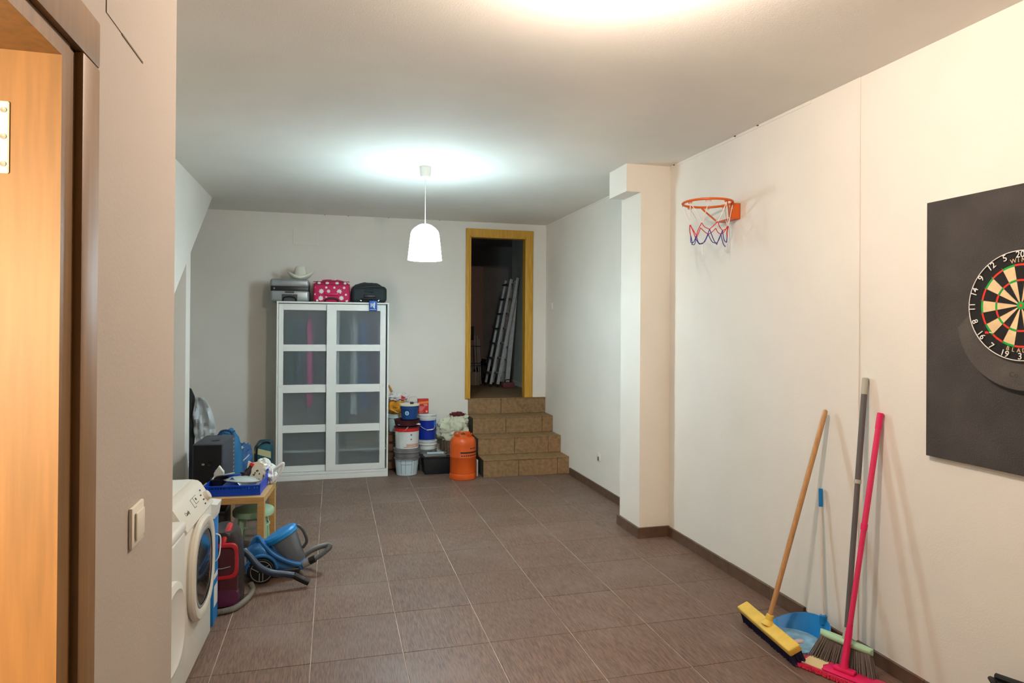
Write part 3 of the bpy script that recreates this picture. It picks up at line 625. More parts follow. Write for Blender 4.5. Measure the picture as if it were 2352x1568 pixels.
def loft(rings, cap0=False, cap1=False):
    b = MB(); v = []; f = []; n = len(rings[0])
    for r in rings: v += r
    for j in range(len(rings)-1):
        for i in range(n): f.append((j*n+i, j*n+(i+1) % n, (j+1)*n+(i+1) % n, (j+1)*n+i))
    if cap0: f.append(tuple(range(n)))
    if cap1: f.append(tuple((len(rings)-1)*n+i for i in range(n)))
    return b.add(v, f)
dy, dz = -.02, .498
def ringx(x, ry, rz_, p=2.5): return [(x, dy+a, dz+c) for a, c in squircle(ry, rz_, p)]
dr = loft([ringx(.0, .246, .246), ringx(.012, .254, .254), ringx(.026, .252, .252), ringx(.036, .242, .242), ringx(.038, .225, .228), ringx(.034, .205, .205), ringx(.028, .196, .196)]).build('door', M_CREAM, t)
loft([ringx(.026, .200, .200), ringx(.033, .192, .192), ringx(.032, .180, .180)]).build('glass_rim', M_GREY, dr)
loft([ringx(.028, .192, .192), ringx(.031, .16, .16), ringx(.033, .10, .10), ringx(.034, .02, .02)], cap1=True).build('glass', M_GLS, dr)
t = thing('dryer', 'plain white appliance standing next to the washing machine, nearest the partition', 'appliance', (-.676, 3.135, 0), rzw)
MB().rbox(-.56, 0, -.298, .298, .02, .765, .010, 3).build('body', M_WM, t)
MB().rbox(-.56, .006, -.300, .300, .766, .818, .018, 3).build('top_plate', M_WM, t)
for s in (-1, 1):
    for x in (-.52, -.05): MB().cyl(x, s*.25, 0, .021, .02, n=12).build('foot', M_BLACK, t)
loft([[(x, a, .42+c) for a, c in squircle(r, r)] for x, r in ((0, .2), (.02, .2), (.03, .17), (.02, .15))], cap1=True).build('door', M_WM, t)

# detergent pack behind the washing machine
t = thing('detergent_box', 'blue detergent pack with white top standing behind the washing machine', 'box', (-.765, 4.235, 0), rzw)
MB().rbox(-.10, .108, -.07, .07, 0, .62, .006, 2).build('carton', mat('detergent_blue', (24, 120, 190), .4), t)
MB().prism([(-.10, .6205), (.112, .6205), (.125, .70), (.0, .72), (-.10, .70)], -.07, .066, 'y').build('white_flap', M_WPLAS, t, smooth=0)
MB().tube(spline([(.110, -.02, .52), (.135, -.02, .50), (.13, -.02, .40), (.110, -.02, .36)], 5), .004, 6).build('carry_strap', M_WPLAS, t)
MB().box(.108, .1086, -.05, .05, .1, .22).box(.108, .1086, -.05, .05, .26, .29).build('label_print', M_WPLAS, t, smooth=0)

# ------------------------------------------------------------------ small table with crate of kitchenware
TA = math.radians(-4.3)
t = thing('side_table', 'small square birch veneer table behind the vacuum cleaners', 'table', (-.748, 5.625, 0), TA)
MB().rbox(-.275, .275, -.275, .275, .40, .45, .002, 1).build('tabletop', M_BIRCH, t)
for sx in (-1, 1):
    for sy in (-1, 1): MB().rbox(sx*.25-.025, sx*.25+.025, sy*.25-.025, sy*.25+.025, 0, .3995, .002, 1).build('leg', M_BIRCH, t)
M_STOOL = mat('pale_green_plastic', (150, 182, 152), .5)
t = thing('stool', 'pale green plastic stool standing under the birch table', 'stool', (-.60, 5.62, 0))
MB().lathe([(.0001, .298), (.13, .300), (.150, .292), (.156, .28), (.153, .250), (.146, .250), (.148, .278), (.0001, .285)], 32).build('seat', M_STOOL, t)
for k in range(4):
    a = PI/4+k*PI/2; c, s_ = math.cos(a), math.sin(a)
    MB().tube([(c*.105, s_*.105, .285), (c*.14, s_*.14, .0)], [.026, .018], 10).build('leg', M_STOOL, t)
MB().tube([(math.cos(a*PI/12)*.118, math.sin(a*PI/12)*.118, .17) for a in range(24)], .007, 6, closed=True).build('ring_brace', M_STOOL, t)
t = thing('storage_crate', 'dark plastic crate behind the green stool under the table', 'crate', (-.88, 5.62, 0))
MB().rbox(-.10, .09, -.18, .18, 0, .33, .015, 2).build('body', mat('under_table_black', (20, 20, 22), .7), t)
MB().rbox(-.107, .097, -.187, .187, .30, .332, .006, 2).build('rim', M_BLACK, t)

t = thing('blue_crate', 'bright blue slotted plastic crate of kitchenware on the birch table', 'crate', (-.715, 5.60, .4505), TA)
b = MB(); w2, d2c = .195, .19
b.rbox(-w2, w2, -d2c, d2c, 0, .006, .002, 1)
b.build('base', M_DEEP, t)
MB().box(-w2-.004, w2+.004, -d2c-.005, -d2c, .0, .052).box(-w2-.008, w2+.008, -d2c-.012, -d2c+.002, .066, .078).build('front_rim', M_DEEP, t, smooth=0)
for k in range(20): MB().box(-w2+.02*k-.002, -w2+.02*k+.010, -d2c-.004, -d2c-.001, .052, .066).build('slat', M_DEEP, t, smooth=0)
MB().box(-w2-.004, w2+.004, d2c, d2c+.005, .0, .030).box(-w2-.008, w2+.008, d2c-.002, d2c+.012, .066, .078).build('back_rim', M_DEEP, t, smooth=0)
for k in range(20): MB().box(-w2+.02*k-.002, -w2+.02*k+.010, d2c+.001, d2c+.004, .030, .066).build('slat', M_DEEP, t, smooth=0)
for s in (-1, 1):
    xx = s*(w2+.003)
    MB().prism([(-d2c-.005, 0), (d2c+.005, 0), (d2c+.005, .128), (d2c-.06, .128), (d2c-.10, .085), (-d2c+.06, .085), (-d2c-.005, .085)], xx-.003, xx+.003, 'x').build('end_wall', M_DEEP, t, smooth=0)
    MB().box(xx-.004, xx+.010, d2c-.068, d2c+.006, .120, .130).box(xx-.004, xx+.006, d2c-.01, d2c+.006, .0, .12).build('handle_lip', M_DEEP, t, smooth=0)
for a, c in ((d2c-.040, d2c-.030), (d2c-.022, d2c-.012)): MB().box(-w2-.0075, -w2+.0005, a, c, .092, .114).build('slot', M_WPLAS, t, smooth=0)
for a, c in ((w2-.045, w2-.035), (w2-.028, w2-.018)): MB().box(a, c, d2c-.001, d2c-.0, .085, .110).build('slot', M_WPLAS, t, smooth=0)
# lid and pots inside
t = thing('pan_lid', 'round glass pan lid with steel rim lying across the blue crate', 'lid', (-.675, 5.545, .532), TA)
Mx = Matrix.Rotation(math.radians(-7), 4, 'X') @ Matrix.Rotation(math.radians(4), 4, 'Y')
MB().lathe([(.0001, .040), (.03, .039), (.08, .030), (.118, .012), (.13, .004), (.13, .001), (.117, .008), (.08, .026), (.03, .035), (.0001, .036)], 40, Mx).build('glass_dome', mat('lid_glass', (214, 226, 220), .08, alpha=.45), t)
MB().tube([tuple(Mx @ Vector((.131*math.cos(a*PI/24), .131*math.sin(a*PI/24), .003))) for a in range(48)], .004, 8, closed=True).build('steel_rim', M_STEEL, t)
MB().lathe([(.012, .038), (.012, .052), (.022, .056), (.022, .066), (.0001, .068)], 20, Mx).build('knob', M_BLACK, t)
t = thing('steel_bowl', 'shiny steel bowl under the glass lid in the blue crate', 'bowl', (-.665, 5.53, .457), TA)
MB().lathe([(.0001, .001), (.05, 0), (.075, .012), (.095, .05), (.098, .052), (.094, .054), (.072, .018), (.05, .006), (.0001, .006)], 32).build('bowl', M_STEEL, t)
t = thing('saucepan', 'dark saucepan with steel handle in the left of the blue crate', 'saucepan', (-.845, 5.60, .457), TA)
MB().lathe([(.0001, .002), (.058, 0), (.065, .008), (.068, .092), (.071, .094), (.066, .094), (.062, .01), (.0001, .008)], 28).build('pot', M_BLACK, t)
MB().tube(spline([(-.05, -.045, .085), (-.03, -.02, .11), (.04, .0, .118), (.10, .03, .122)], 5), .007, 8).build('handle', M_STEEL, t)
t = thing('blue_jug', 'slate blue plastic jug lying in the blue crate', 'jug', (-.765, 5.475, .457), TA)
Mj = frame((0, 0, .048), (.7, .25, .55)); MB().lathe([(.0001, -.03), (.034, -.03), (.038, -.02), (.042, .06), (.044, .065), (.039, .06), (.034, -.015), (.0001, -.015)], 24, Mj).build('jug', mat('slate_blue', (62, 84, 148), .35), t)
MB().tube(spline([tuple(Mj @ Vector(p)) for p in ((0, .04, -.01), (0, .065, .0), (0, .068, .035), (0, .042, .05))], 5), .005, 8).build('handle', MATS['slate_blue'], t)
t = thing('oil_bottle', 'dark bottle with red cap leaning in the blue crate', 'bottle', (-.70, 5.70, .458), TA)
Mo = frame((0, 0, .022), (.32, .12, .62)); MB().lathe([(.0001, 0), (.026, 0), (.028, .006), (.028, .10), (.014, .13), (.013, .15)], 20, Mo).build('bottle', mat('dark_bottle', (40, 34, 36), .2), t)
MB().lathe([(.016, .148), (.016, .172), (.0001, .173)], 16, Mo).build('cap', M_RED, t)
t = thing('milk_carton', 'white paper carton corner poking up at the left of the blue crate', 'carton', (-.868, 5.71, .457), TA)
MB().prism([(-.035, 0), (.035, 0), (.035, .12), (.0, .168), (-.035, .115)], -.02, .02, 'y').build('carton', M_WPLAS, t, smooth=0)
t = thing('paper_bag', 'cream paper bag printed with leaves leaning in the crate corner', 'bag', (-.612, 5.715, .458), TA)
Mp = Matrix.Rotation(math.radians(-12), 4, 'X')
MB().prism([(-.075, 0), (.065, 0), (.075, .16), (.03, .185), (-.015, .172), (-.045, .19)], -.018, .018, 'y', Mp).build('paper', mat('cream_paper', (216, 208, 186), .85, bump=.3, bscale=20), t, smooth=0)
rl = random.Random(5)
for k in range(11):
    x, z = rl.uniform(-.055, .05), rl.uniform(.03, .115); q = [(x+.010*math.cos(a)*(1 if k % 2 else .6), z+.008*math.sin(a)) for a in [i*PI/4 for i in range(8)]]
    MB().prism(q, -.0188, -.018, 'y', Mp).build('leaf_print', mat('leaf_green', (74, 84, 66), .8), t, smooth=0)
t = thing('plastic_bag', 'white plastic carrier bag with loop handle at the right of the table', 'bag', (-.50, 5.79, .4505))
MB().blob((0, .0, .07), (.06, .075, .085), 21, .45, 2.8, nu=40, nv=26, flat=0).build('film', mat('white_film', (228, 230, 228), .4, bump=.5, bscale=30), t)
MB().blob((-.045, .02, .145), (.055, .06, .055), 23, .4, 2.2, nu=36, nv=22).build('crumpled_top', MATS['white_film'], t)
MB().tube(spline([(-.02, -.03, .05), (.05, -.05, .12), (.105, -.05, .163), (.112, -.05, .15), (.085, -.05, .08), (.03, -.05, .02)], 6), [.012]*31, 8).build('loop_handle', MATS['white_film'], t)

# ------------------------------------------------------------------ things behind the table
t = thing('carton', 'brown carton on the floor under the black speaker', 'box', (-.98, 6.2, 0))
MB().rbox(-.13, .14, -.25, .22, 0, .30, .004, 1).build('box', mat('cardboard', (142, 112, 78), .9), t)
t = thing('speaker', 'black speaker cabinet standing behind the birch table', 'speaker', (-.98, 6.19, .301), math.radians(-3))
MB().rbox(-.118, .118, -.24, .24, 0, .458, .005, 2).build('cabinet', mat('charcoal_laminate', (58, 62, 72), .5), t)
MB().rbox(-.110, .108, -.246, -.238, .008, .45, .003, 1).build('front_panel', mat('speaker_black', (16, 16, 17), .6), t)
MB().lathe([(.024, 0), (.024, .006), (.018, .004), (.0001, .002)], 24, frame((.02, -.246, .30), (0, -1, 0))).build('port', M_BLACK, t)
MB().rbox(-.045, -.025, -.249, -.245, .285, .30, .001, 1).build('badge', M_GREY, t)
MB().lathe([(.0001, .0), (.03, .0), (.034, .004), (.028, .004), (.0001, .001)], 24, Matrix.Translation((.02, -.05, .458))).build('top_recess', M_BLACK, t)
for k in range(9): MB().box(.118, .1205, .17, .21, .14+.035*k, .155+.035*k).build('vent_slot', M_GREY, t, smooth=0)
t = thing('laundry_bag', 'tall blue fabric bag behind the black speaker', 'bag', (-.99, 6.93, 0))
MB().blob((0, 0, .36), (.14, .16, .37), 31, .14, 2.5, nu=36, nv=24, flat=0, power=.75).build('bag', mat('mid_blue_fabric', (38, 104, 150), .75, bump=.4, bscale=25), t)
MB().tube(spline([(-.06, -.12, .66), (-.03, -.13, .735), (.05, -.13, .735), (.08, -.12, .66)], 6), .010, 8).build('strap', mat('navy_strap', (26, 54, 92), .8), t)
M_DENIM = mat('slate_blue_fabric', (52, 92, 140), .8, var=.15, vscale=8, bump=.5, bscale=25); M_TEAL = mat('dark_teal_fabric', (28, 78, 92), .8, bump=.4, bscale=25); M_STRP = mat('olive_stripe', (186, 182, 136), .8)
t = thing('shopping_bag', 'bulging slate blue carrier bag left of the wardrobe', 'bag', (-.90, 7.30, 0))
MB().blob((0, 0, .25), (.11, .17, .27), 41, .22, 2.4, nu=36, nv=24, flat=0, power=.75).build('bag', M_DENIM, t)
MB().tube(spline([(-.03, -.18, .12), (-.055, -.19, .3), (-.02, -.165, .46), (.03, -.13, .52)], 6), .012, 6).build('handle', mat('pale_strap', (190, 196, 190), .8), t)
MB().tube(spline([(.0, -.19, .36), (.05, -.185, .40), (.09, -.14, .44)], 6), .006, 6).build('handle', MATS['pale_strap'], t)
t = thing('shopping_bag', 'teal and olive striped holdall squeezed against the wardrobe side', 'bag', (-.71, 7.62, 0))
MB().rbox(-.09, .082, -.17, .2, 0, .49, .05, 4).build('bag', M_TEAL, t)
MB().prism([(-.088, .40), (.082, .34), (.082, .41), (-.07, .455)], -.1735, -.165, 'y').build('stripe', M_STRP, t, smooth=0)
MB().prism([(-.088, .27), (.082, .21), (.082, .25), (-.088, .31)], -.1735, -.165, 'y').build('stripe', M_STRP, t, smooth=0)
MB().tube(spline([(-.06, -.17, .30), (-.055, -.19, .45), (-.02, -.17, .50), (.03, -.12, .505), (.07, -.1, .49)], 6), .011, 6).build('handle', M_BLACK, t)
t = thing('guitar_case', 'black padded case leaning in the recess behind the pier', 'case', (-1.36, 6.86, 0))
loft([[(a, c+.05*z, z) for a, c in squircle(w_, .07, 2.6, 24)] for z, w_ in ((0, .08), (.02, .10), (.3, .105), (.55, .085), (.75, .098), (.95, .10), (1.06, .085), (1.13, .055), (1.15, .02))], True, True).build('case', mat('black_padded', (20, 18, 22), .75, bump=.3, bscale=60), t)
MB().tube(spline([(.06, -.075, .3), (.075, -.11, .4), (.075, -.11, .5), (.06, -.06, .6)], 5), .010, 6).build('handle', M_BLACK, t)
t = thing('plastic_sheet', 'crumpled translucent plastic sheet hung over bags behind the pier', 'plastic sheet', (-1.17, 6.88, 0))
q = [(-.095, 1.05), (-.03, 1.04), (.03, .93), (.07, .82), (.10, .73), (.05, .69), (-.02, .62), (-.06, .60), (-.10, .68)]
b = MB(); v = []; f = []; N = 14
for j in range(N+1):
    z = .58+(1.06-.58)*j/N; xr = -.02+.115*(1-((z-.74)/.34)**2 if z > .74 else 1-((.74-z)/.2)**2); xl = -.085-.02*math.sin(z*9)
    for i in range(N+1):
        x = xl+(xr-xl)*i/N; v.append((x, -.04+.05*noise.noise(Vector((x*14, z*10, 2)))+.02*noise.noise(Vector((x*40, z*30, 5))), z))
for j in range(N):
    for i in range(N): f.append((j*(N+1)+i, j*(N+1)+i+1, (j+1)*(N+1)+i+1, (j+1)*(N+1)+i))
b.add(v, f).build('film', mat('hazy_film', (196, 206, 212), .35, alpha=.62), t, thick=.003)
MB().tube([(-.06, .0, 0), (-.06, .0, .6), (-.05, -.0, 1.04)], .012, 8).build('support_pole', M_GREY, t)

# ------------------------------------------------------------------ red vacuum cleaner
t = thing('carpet_cleaner', 'red and black upright carpet cleaner beside the washing machine', 'vacuum cleaner', (-.655, 4.50, 0), math.radians(4))
M_VBLK = mat('dark_brown_plastic', (44, 38, 38), .35); M_VRED = mat('vacuum_red', (176, 28, 36), .25, coat=.4); M_TANK = mat('smoky_red_tank', (74, 26, 38), .15, coat=.6)
loft([[(a*w_/.12, .02+c, z) for a, c in squircle(.12, .13, 3.2, 36)] for z, w_ in ((0, .115), (.01, .12), (.10, .125), (.26, .12), (.36, .112), (.43, .10), (.462, .075), (.47, .04))], True, True).build('body', M_VBLK, t)
loft([[(a, -.115-d, .22+c) for a, c in squircle(.092*k, .165*k, 4, 40)] for d, k in ((-.02, 1.04), (.006, 1.03), (.016, .96))], False, True).build('tank', M_TANK, t)
loft([[(a, -.122-d, .30+c) for a, c in squircle(r*.9, r*1.05, 5, 40)] for d, r in ((0, .105), (.014, .102), (.017, .094), (.014, .082), (0, .08))]).build('red_frame', M_VRED, t)
MB().tube(spline([(.0, -.12, .395), (.01, -.10, .43), (.03, -.05, .465), (.035, .03, .475)], 5), .02, 10).build('carry_handle', M_VRED, t)
MB().tube([(-.05, -.139, .265), (.0, -.141, .262), (.05, -.139, .270)], .003, 6).build('level_mark', M_GREY, t)
loft([[(a, -.11-d, .075+c) for a, c in squircle(.10*k, .055*k, 4, 32)] for d, k in ((-.02, 1.02), (.014, 1.0), (.022, .9))], False, True).build('lower_shell', mat('plum_plastic', (84, 34, 66), .3, coat=.3), t)
for s in (-1, 1): MB().cyl(0, 0, -.012, .012, .05, n=24, M=frame((s*.118, .10, .052), (1, 0, 0))).build('wheel', M_BLACK, t)
P_, R_ = ribbed([(-.10, -.175, .019), (-.02, -.185, .019), (.06, -.165, .019), (.11, -.10, .019), (.15, .0, .019), (.17, .08, .030), (.155, .12, .06)], .019)
MB().tube(P_, R_, 10).build('hose', mat('grey_hose', (122, 122, 116), .5), t)

# ------------------------------------------------------------------ blue canister vacuum cleaner
t = thing('vacuum_cleaner', 'blue cyclonic canister vacuum cleaner on the floor tiles', 'vacuum cleaner', (-.36, 4.90, 0))
M_VB = mat('metallic_blue', (44, 112, 178), .25, metal=.25, coat=.5); M_VB2 = mat('bright_blue_lid', (26, 130, 200), .4); M_BIN = mat('smoky_grey_bin', (96, 104, 112), .2, coat=.4); M_VHOSE = mat('hose_grey', (108, 114, 116), .45)
# chassis: long body from the big wheels (left) to the hose inlet (right)
sec = [(-.20, .16, .06, .08, .055), (-.17, .165, .085, .11, .085), (-.11, .165, .10, .12, .10), (-.04, .14, .095, .115, .085), (.04, .105, .08, .10, .062), (.11, .080, .062, .075, .048), (.165, .072, .045, .05, .042), (.185, .072, .03, .03, .03)]
loft([[(x, a*ry/.1, zc+c*rz_/.1) for a, c in squircle(.1, .1, 2.6, 32)] for x, zc, ry, _, rz_ in [(s_[0], s_[1], s_[2], s_[3], s_[4]) for s_ in sec]], True, True).build('chassis', M_VB, t)
MB().rbox(-.20, .15, -.07, .07, .018, .07, .02, 3).build('underbody', M_BLACK, t)
for s in (-1, 1):
    Mw = frame((-.098, s*.105, .083), (0, s, 0), (1, 0, 0))
    wh = MB().lathe([(.0001, 0), (.075, 0), (.082, .006), (.083, .022), (.079, .028), (.068, .028), (.064, .020), (.0001, .018)], 36, Mw).build('wheel', M_BLACK, t)
    MB().tube([tuple(Mw @ Vector((.068*math.cos(a*PI/18), .068*math.sin(a*PI/18), .029))) for a in range(36)], .0022, 6, closed=True).build('wheel_ring', M_GREY, wh)
    for k in range(3):
        a = .5+k*2*PI/3
        for o_ in (-.011, .011):
            c, s_ = math.cos(a), math.sin(a)
            MB().tube([tuple(Mw @ Vector((c*r_-s_*o_, s_*r_+c*o_, .026))) for r_ in (.012, .066)], .003, 6).build('spoke', M_GREY, wh)
    # arched mudguard over the wheel
    ar = [(-.098+.100*math.cos(a), s*.115, .083+.100*math.sin(a)) for a in [PI*(.02+.98*i/16) for i in range(17)]]
    MB().tube(ar, .012, 8).build('mudguard', M_VB, t)
# tilted dust bin
ax = Vector((-.46, .05, .86)); Mb = frame((.108, 0, .112), ax, (1, 0, 0))
MB().lathe([(.0001, -.03), (.062, -.03), (.070, -.02), (.084, .06), (.100, .15), (.106, .178)], 40, Mb).build('dust_bin', M_BIN, t)
MB().lathe([(.108, .172), (.117, .178), (.117, .202), (.107, .216), (.05, .222), (.0001, .223)], 40, Mb).build('bin_lid', M_VB2, t)
MB().tube([tuple(Mb @ Vector(p)) for p in spline([(.085, 0, .20), (.125, 0, .185), (.138, 0, .13), (.125, 0, .06), (.08, 0, .035)], 6)], .011, 8).build('bin_handle', M_DKGREY, t)
# carry bow over the body
MB().tube(spline([(-.185, -.02, .17), (-.165, -.03, .245), (-.13, -.03, .285), (-.09, -.06, .24), (-.02, -.10, .18), (.07, -.085, .12), (.15, -.06, .085)], 7), .017, 10).build('carry_bow', M_VB, t)
MB().cyl(0, 0, -.03, .03, .027, .024, n=20, M=frame((.195, -.03, .085), (.8, -.1, .35))).build('hose_inlet', M_GREY, t)
MB().cyl(0, 0, 0, .04, .026, .024, n=20, M=frame((.212, -.035, .095), (.8, -.1, .35))).build('hose_collar', M_BLACK, t)
P_, R_ = ribbed([(.245, -.04, .11), (.29, -.04, .135), (.335, -.02, .165), (.345, .02, .175), (.31, .06, .165), (.26, .10, .14), (.20, .14, .10), (.12, .18, .03), (.02, .21, .022), (-.10, .22, .022), (-.18, .16, .03)], .019)
MB().tube(P_, R_, 10).build('hose', M_VHOSE, t)
wd = MB().tube(spline([(-.195, -.235, .265), (-.16, -.25, .235), (-.10, -.275, .17), (-.03, -.275, .125), (.06, -.262, .10), (.12, -.26, .085)], 6), [.024]*4+[.021]*27, 12).build('wand', mat('navy_grip', (40, 58, 82), .4), t)
MB().tube(spline([(.12, -.26, .085), (.16, -.262, .06), (.215, -.265, .03)], 5), .022, 12).build('nozzle', M_BLACK, t)
P_, R_ = ribbed([(-.195, -.235, .265), (-.215, -.16, .20), (-.22, -.10, .12), (-.225, .02, .06), (-.21, .10, .03)], .018)
MB().tube(P_, R_, 10).build('hose', M_VHOSE, t)

# ------------------------------------------------------------------ basketball hoop on the right wall
HX, HY, HZ, HR = 2.520, 4.13, 2.618, .168
t = thing('basketball_hoop', 'orange basketball hoop with red, white and blue net on the right wall', 'basketball hoop', (HX, HY, HZ))
MB().tube([(HR*math.cos(a*PI/32), HR*math.sin(a*PI/32), 0) for a in range(64)], .0085, 10, closed=True).build('rim', M_HOOP, t)
wx = XR-HX
br = MB()
MB().box(wx-.078, wx, -.070, -.066, -.108, -.002).build('side_plate', M_HOOP, t, smooth=0)
MB().box(wx-.080, wx, -.070, .120, -.112, -.107).build('bottom_plate', M_HOOP, t, smooth=0)
MB().box(wx-.003, wx, -.070, .120, -.108, -.002).build('wall_plate', mat('worn_plate', (222, 214, 204), .7), t, smooth=0)
MB().tube(spline([(.05, -.155, -.008), (.09, -.12, -.05), (.135, -.06, -.10)], 6), .006, 8).build('brace', M_HOOP, t)
MB().tube(spline([(.05, .16, -.008), (.09, .14, -.05), (.135, .11, -.10)], 6), .006, 8).build('brace', M_HOOP, t)
NH = 8
hk = []
for k in range(NH):
    a = 2*PI*(k+.35)/NH; hk.append(a)
    pts = []
    for j in range(9):
        q = a+(j-4)*.028; pts.append((HR*math.cos(q), HR*math.sin(q), -.008-.012*(j % 2 if 0 < j < 8 else 0)))
    MB().tube(pts, .0022, 6).build('net_hook', M_HOOP, t)
M_NW = mat('net_white', (236, 234, 230), .8); M_NR = mat('net_red', (214, 40, 44), .8); M_NB = mat('net_blue', (58, 50, 140), .8)
rn = random.Random(11)
def npt(a, r, z): return Vector((r*math.cos(a)+.012, r*math.sin(a), z))
def strand(p, q, sag): m = (p+q)/2+Vector((rn.uniform(-.008, .008), rn.uniform(-.008, .008), -sag)); return spline([p, m, q], 5)
lv1 = [npt(hk[k]+PI/NH, .138, -.155+rn.uniform(-.03, .03)) for k in range(NH)]
lv2 = [npt(hk[k], .122, -.215+rn.uniform(-.025, .025)) for k in range(NH)]
lv3 = [npt(hk[k]+PI/NH, .125, -.285+rn.uniform(-.02, .02)) for k in range(NH)]
for k in range(NH):
    top = npt(hk[k], HR, -.015)-Vector((.012, 0, 0))
    if k not in (2, 5): MB().tube(strand(top, lv1[k], .0), .0026, 5).build('net_cord', M_NW, t)
    if k not in (1,): MB().tube(strand(top, lv1[k-1], .0), .0026, 5).build('net_cord', M_NW, t)
    MB().tube(strand(lv1[k], lv2[k], .006), .003, 5).build('net_cord', M_NR, t)
    MB().tube(strand(lv1[k], lv2[(k+1) % NH], .006), .003, 5).build('net_cord', M_NR, t)
    MB().tube(strand(lv2[k], lv3[k], .02), .003, 5).build('net_cord', M_NB, t)
    MB().tube(strand(lv2[(k+1) % NH], lv3[k], .02), .003, 5).build('net_cord', M_NB, t)
MB().tube([lv3[4], lv3[4]+Vector((0, 0, -.07))], .003, 5).build('net_cord', M_NW, t)
MB().tube([lv3[6], lv3[6]+Vector((0, .01, -.05))], .003, 5).build('net_cord', M_NW, t)

# ------------------------------------------------------------------ dartboard on its dark panel
WX = XR+.005
pn = thing('backboard', 'large dark grey backing panel on the right wall', 'panel', (WX, 2.05, 1.149))
MB().box(-.026, -.001, -.48, .48, 0, 1.193).build('board', mat('charcoal_foam', (62, 60, 59), .95, var=.1, vscale=5, bump=.4, bscale=180), pn, smooth=0)
for y, z in ((.445, 1.165), (.447, .02), (-.445, 1.165), (-.447, .02)): MB().lathe([(.0001, .002), (.006, .002), (.007, 0)], 12, frame((-.026, y, z), (-1, 0, 0))).build('screw', M_STEEL, pn)
BX, BY, BZ = WX-.0265, 2.055, 1.842     # back plane, centre
def uvw(u, v, w): return (-w, -u, v)     # u to the right as seen from the room, v up, w out of the wall
t = thing('catch_ring', 'dark grey foam half disc fixed below the dartboard', 'foam disc', (BX, BY, BZ))
R2, k2 = .291, -.053
poly = [(R2*math.cos(a), k2+R2*math.sin(a)) for a in [PI*(1.04+.92*i/40) for i in range(41)]]
inn = [(.223*math.cos(a), .223*math.sin(a)) for a in [PI*(1.97-.94*i/40) for i in range(41)]]
pp = poly+inn
M_FOAM = mat('grey_foam', (78, 75, 72), .95, var=.08, vscale=8, bump=.4, bscale=180)
b = MB(); n = 41; v = []; f = []
for w_ in (0, .026):
    for a, c in zip(poly, inn[::-1]): v += [uvw(a[0], a[1], w_), uvw(c[0], c[1], w_)]
for i in range(n-1):
    for o_ in (0, 2*n): f.append((o_+2*i, o_+2*i+1, o_+2*i+3, o_+2*i+2))
    f.append((2*i, 2*i+2, 2*n+2*i+2, 2*n+2*i)); f.append((2*i+1, 2*i+3, 2*n+2*i+3, 2*n+2*i+1))
f += [(0, 1, 2*n+1, 2*n), (2*n-2, 2*n-1, 4*n-1, 4*n-2)]
b.add(v, f).build('foam', M_FOAM, t)
def uvM(u, v, w, ang=0):
    return Matrix(((0, 0, -1, -w), (-1, 0, 0, -u), (0, 1, 0, v), (0, 0, 0, 1))) @ Matrix.Rotation(ang, 4, 'Z')
text_mesh('marker_writing', 'Co', .03, mat('faint_marker', (52, 48, 46), .9), t, uvM(-.036, -.283, .0263), .0003)
t = thing('dartboard', 'round dartboard with white number ring in front of the dark panel', 'dartboard', (BX, BY, BZ))
TH = .036
M_DK = mat('sisal_black', (22, 20, 20), .85, bump=.2, bscale=300); M_CRM = mat('sisal_cream', (226, 196, 150), .85, var=.05, vscale=20); M_DR = mat('sisal_red', (214, 52, 30), .8); M_DG = mat('sisal_green', (10, 158, 60), .8)
MB().lathe([(.0001, .0005), (.223, .0005), (.2255, .003), (.2255, TH-.003), (.223, TH), (.0001, TH)], 80, Matrix(((0, 0, -1, 0), (-1, 0, 0, 0), (0, 1, 0, 0), (0, 0, 0, 1)))).build('disc', M_DK, t)
def sector(b, r0, r1, a0, a1, w0, w1, n=5):
    q = [(r1*math.cos(a0+(a1-a0)*i/n), r1*math.sin(a0+(a1-a0)*i/n)) for i in range(n+1)]+[(r0*math.cos(a1-(a1-a0)*i/n), r0*math.sin(a1-(a1-a0)*i/n)) for i in range(n+1)]
    m = len(q); v = [uvw(x, y, w0) for x, y in q]+[uvw(x, y, w1) for x, y in q]
    b.add(v, [tuple(range(m)), tuple(range(m, 2*m))]+[(i, (i+1) % m, m+(i+1) % m, m+i) for i in range(m)]); return b
nums = [20, 1, 18, 4, 13, 6, 10, 15, 2, 17, 3, 19, 7, 16, 8, 11, 14, 9, 12, 5]
for k in range(20):
    c = PI/2-k*PI/10; a0, a1 = c-PI/20+.004, c+PI/20-.004; odd = k % 2
    if odd:
        for r0, r1 in ((.0165, .0985), (.1075, .1615)): sector(MB(), r0, r1, a0, a1, TH-.001, TH+.0006).build('segment', M_CRM, t, smooth=0)
    for nm, r0, r1 in (('treble_bed', .099, .107), ('double_bed', .162, .170)): sector(MB(), r0, r1, a0, a1, TH-.001, TH+.0008).build(nm, M_DG if odd else M_DR, t, smooth=0)
    wa = c+PI/20; MB().tube([uvw(r*math.cos(wa), r*math.sin(wa), TH+.001) for r in (.016, .176)], .0007, 4).build('wire', M_STEEL, t)
    flip = math.sin(c) < -.1
    text_mesh('number', str(nums[k]), .038, M_NW, t, uvM(.206*math.cos(c), .206*math.sin(c), TH+.004, c-PI/2+(PI if flip else 0)), .0012)
MB().tube([uvw(.2225*math.cos(a*PI/40), .2225*math.sin(a*PI/40), TH+.004) for a in range(80)], .002, 6, closed=True).build('number_ring', M_NW, t)
sector(MB(), .0064, .0155, 0, 2*PI-.001, TH-.001, TH+.001, 24).build('outer_bull', M_DG, t, smooth=0)
sector(MB(), .0001, .0063, 0, 2*PI-.001, TH-.001, TH+.001, 16).build('bullseye', M_DR, t, smooth=0)
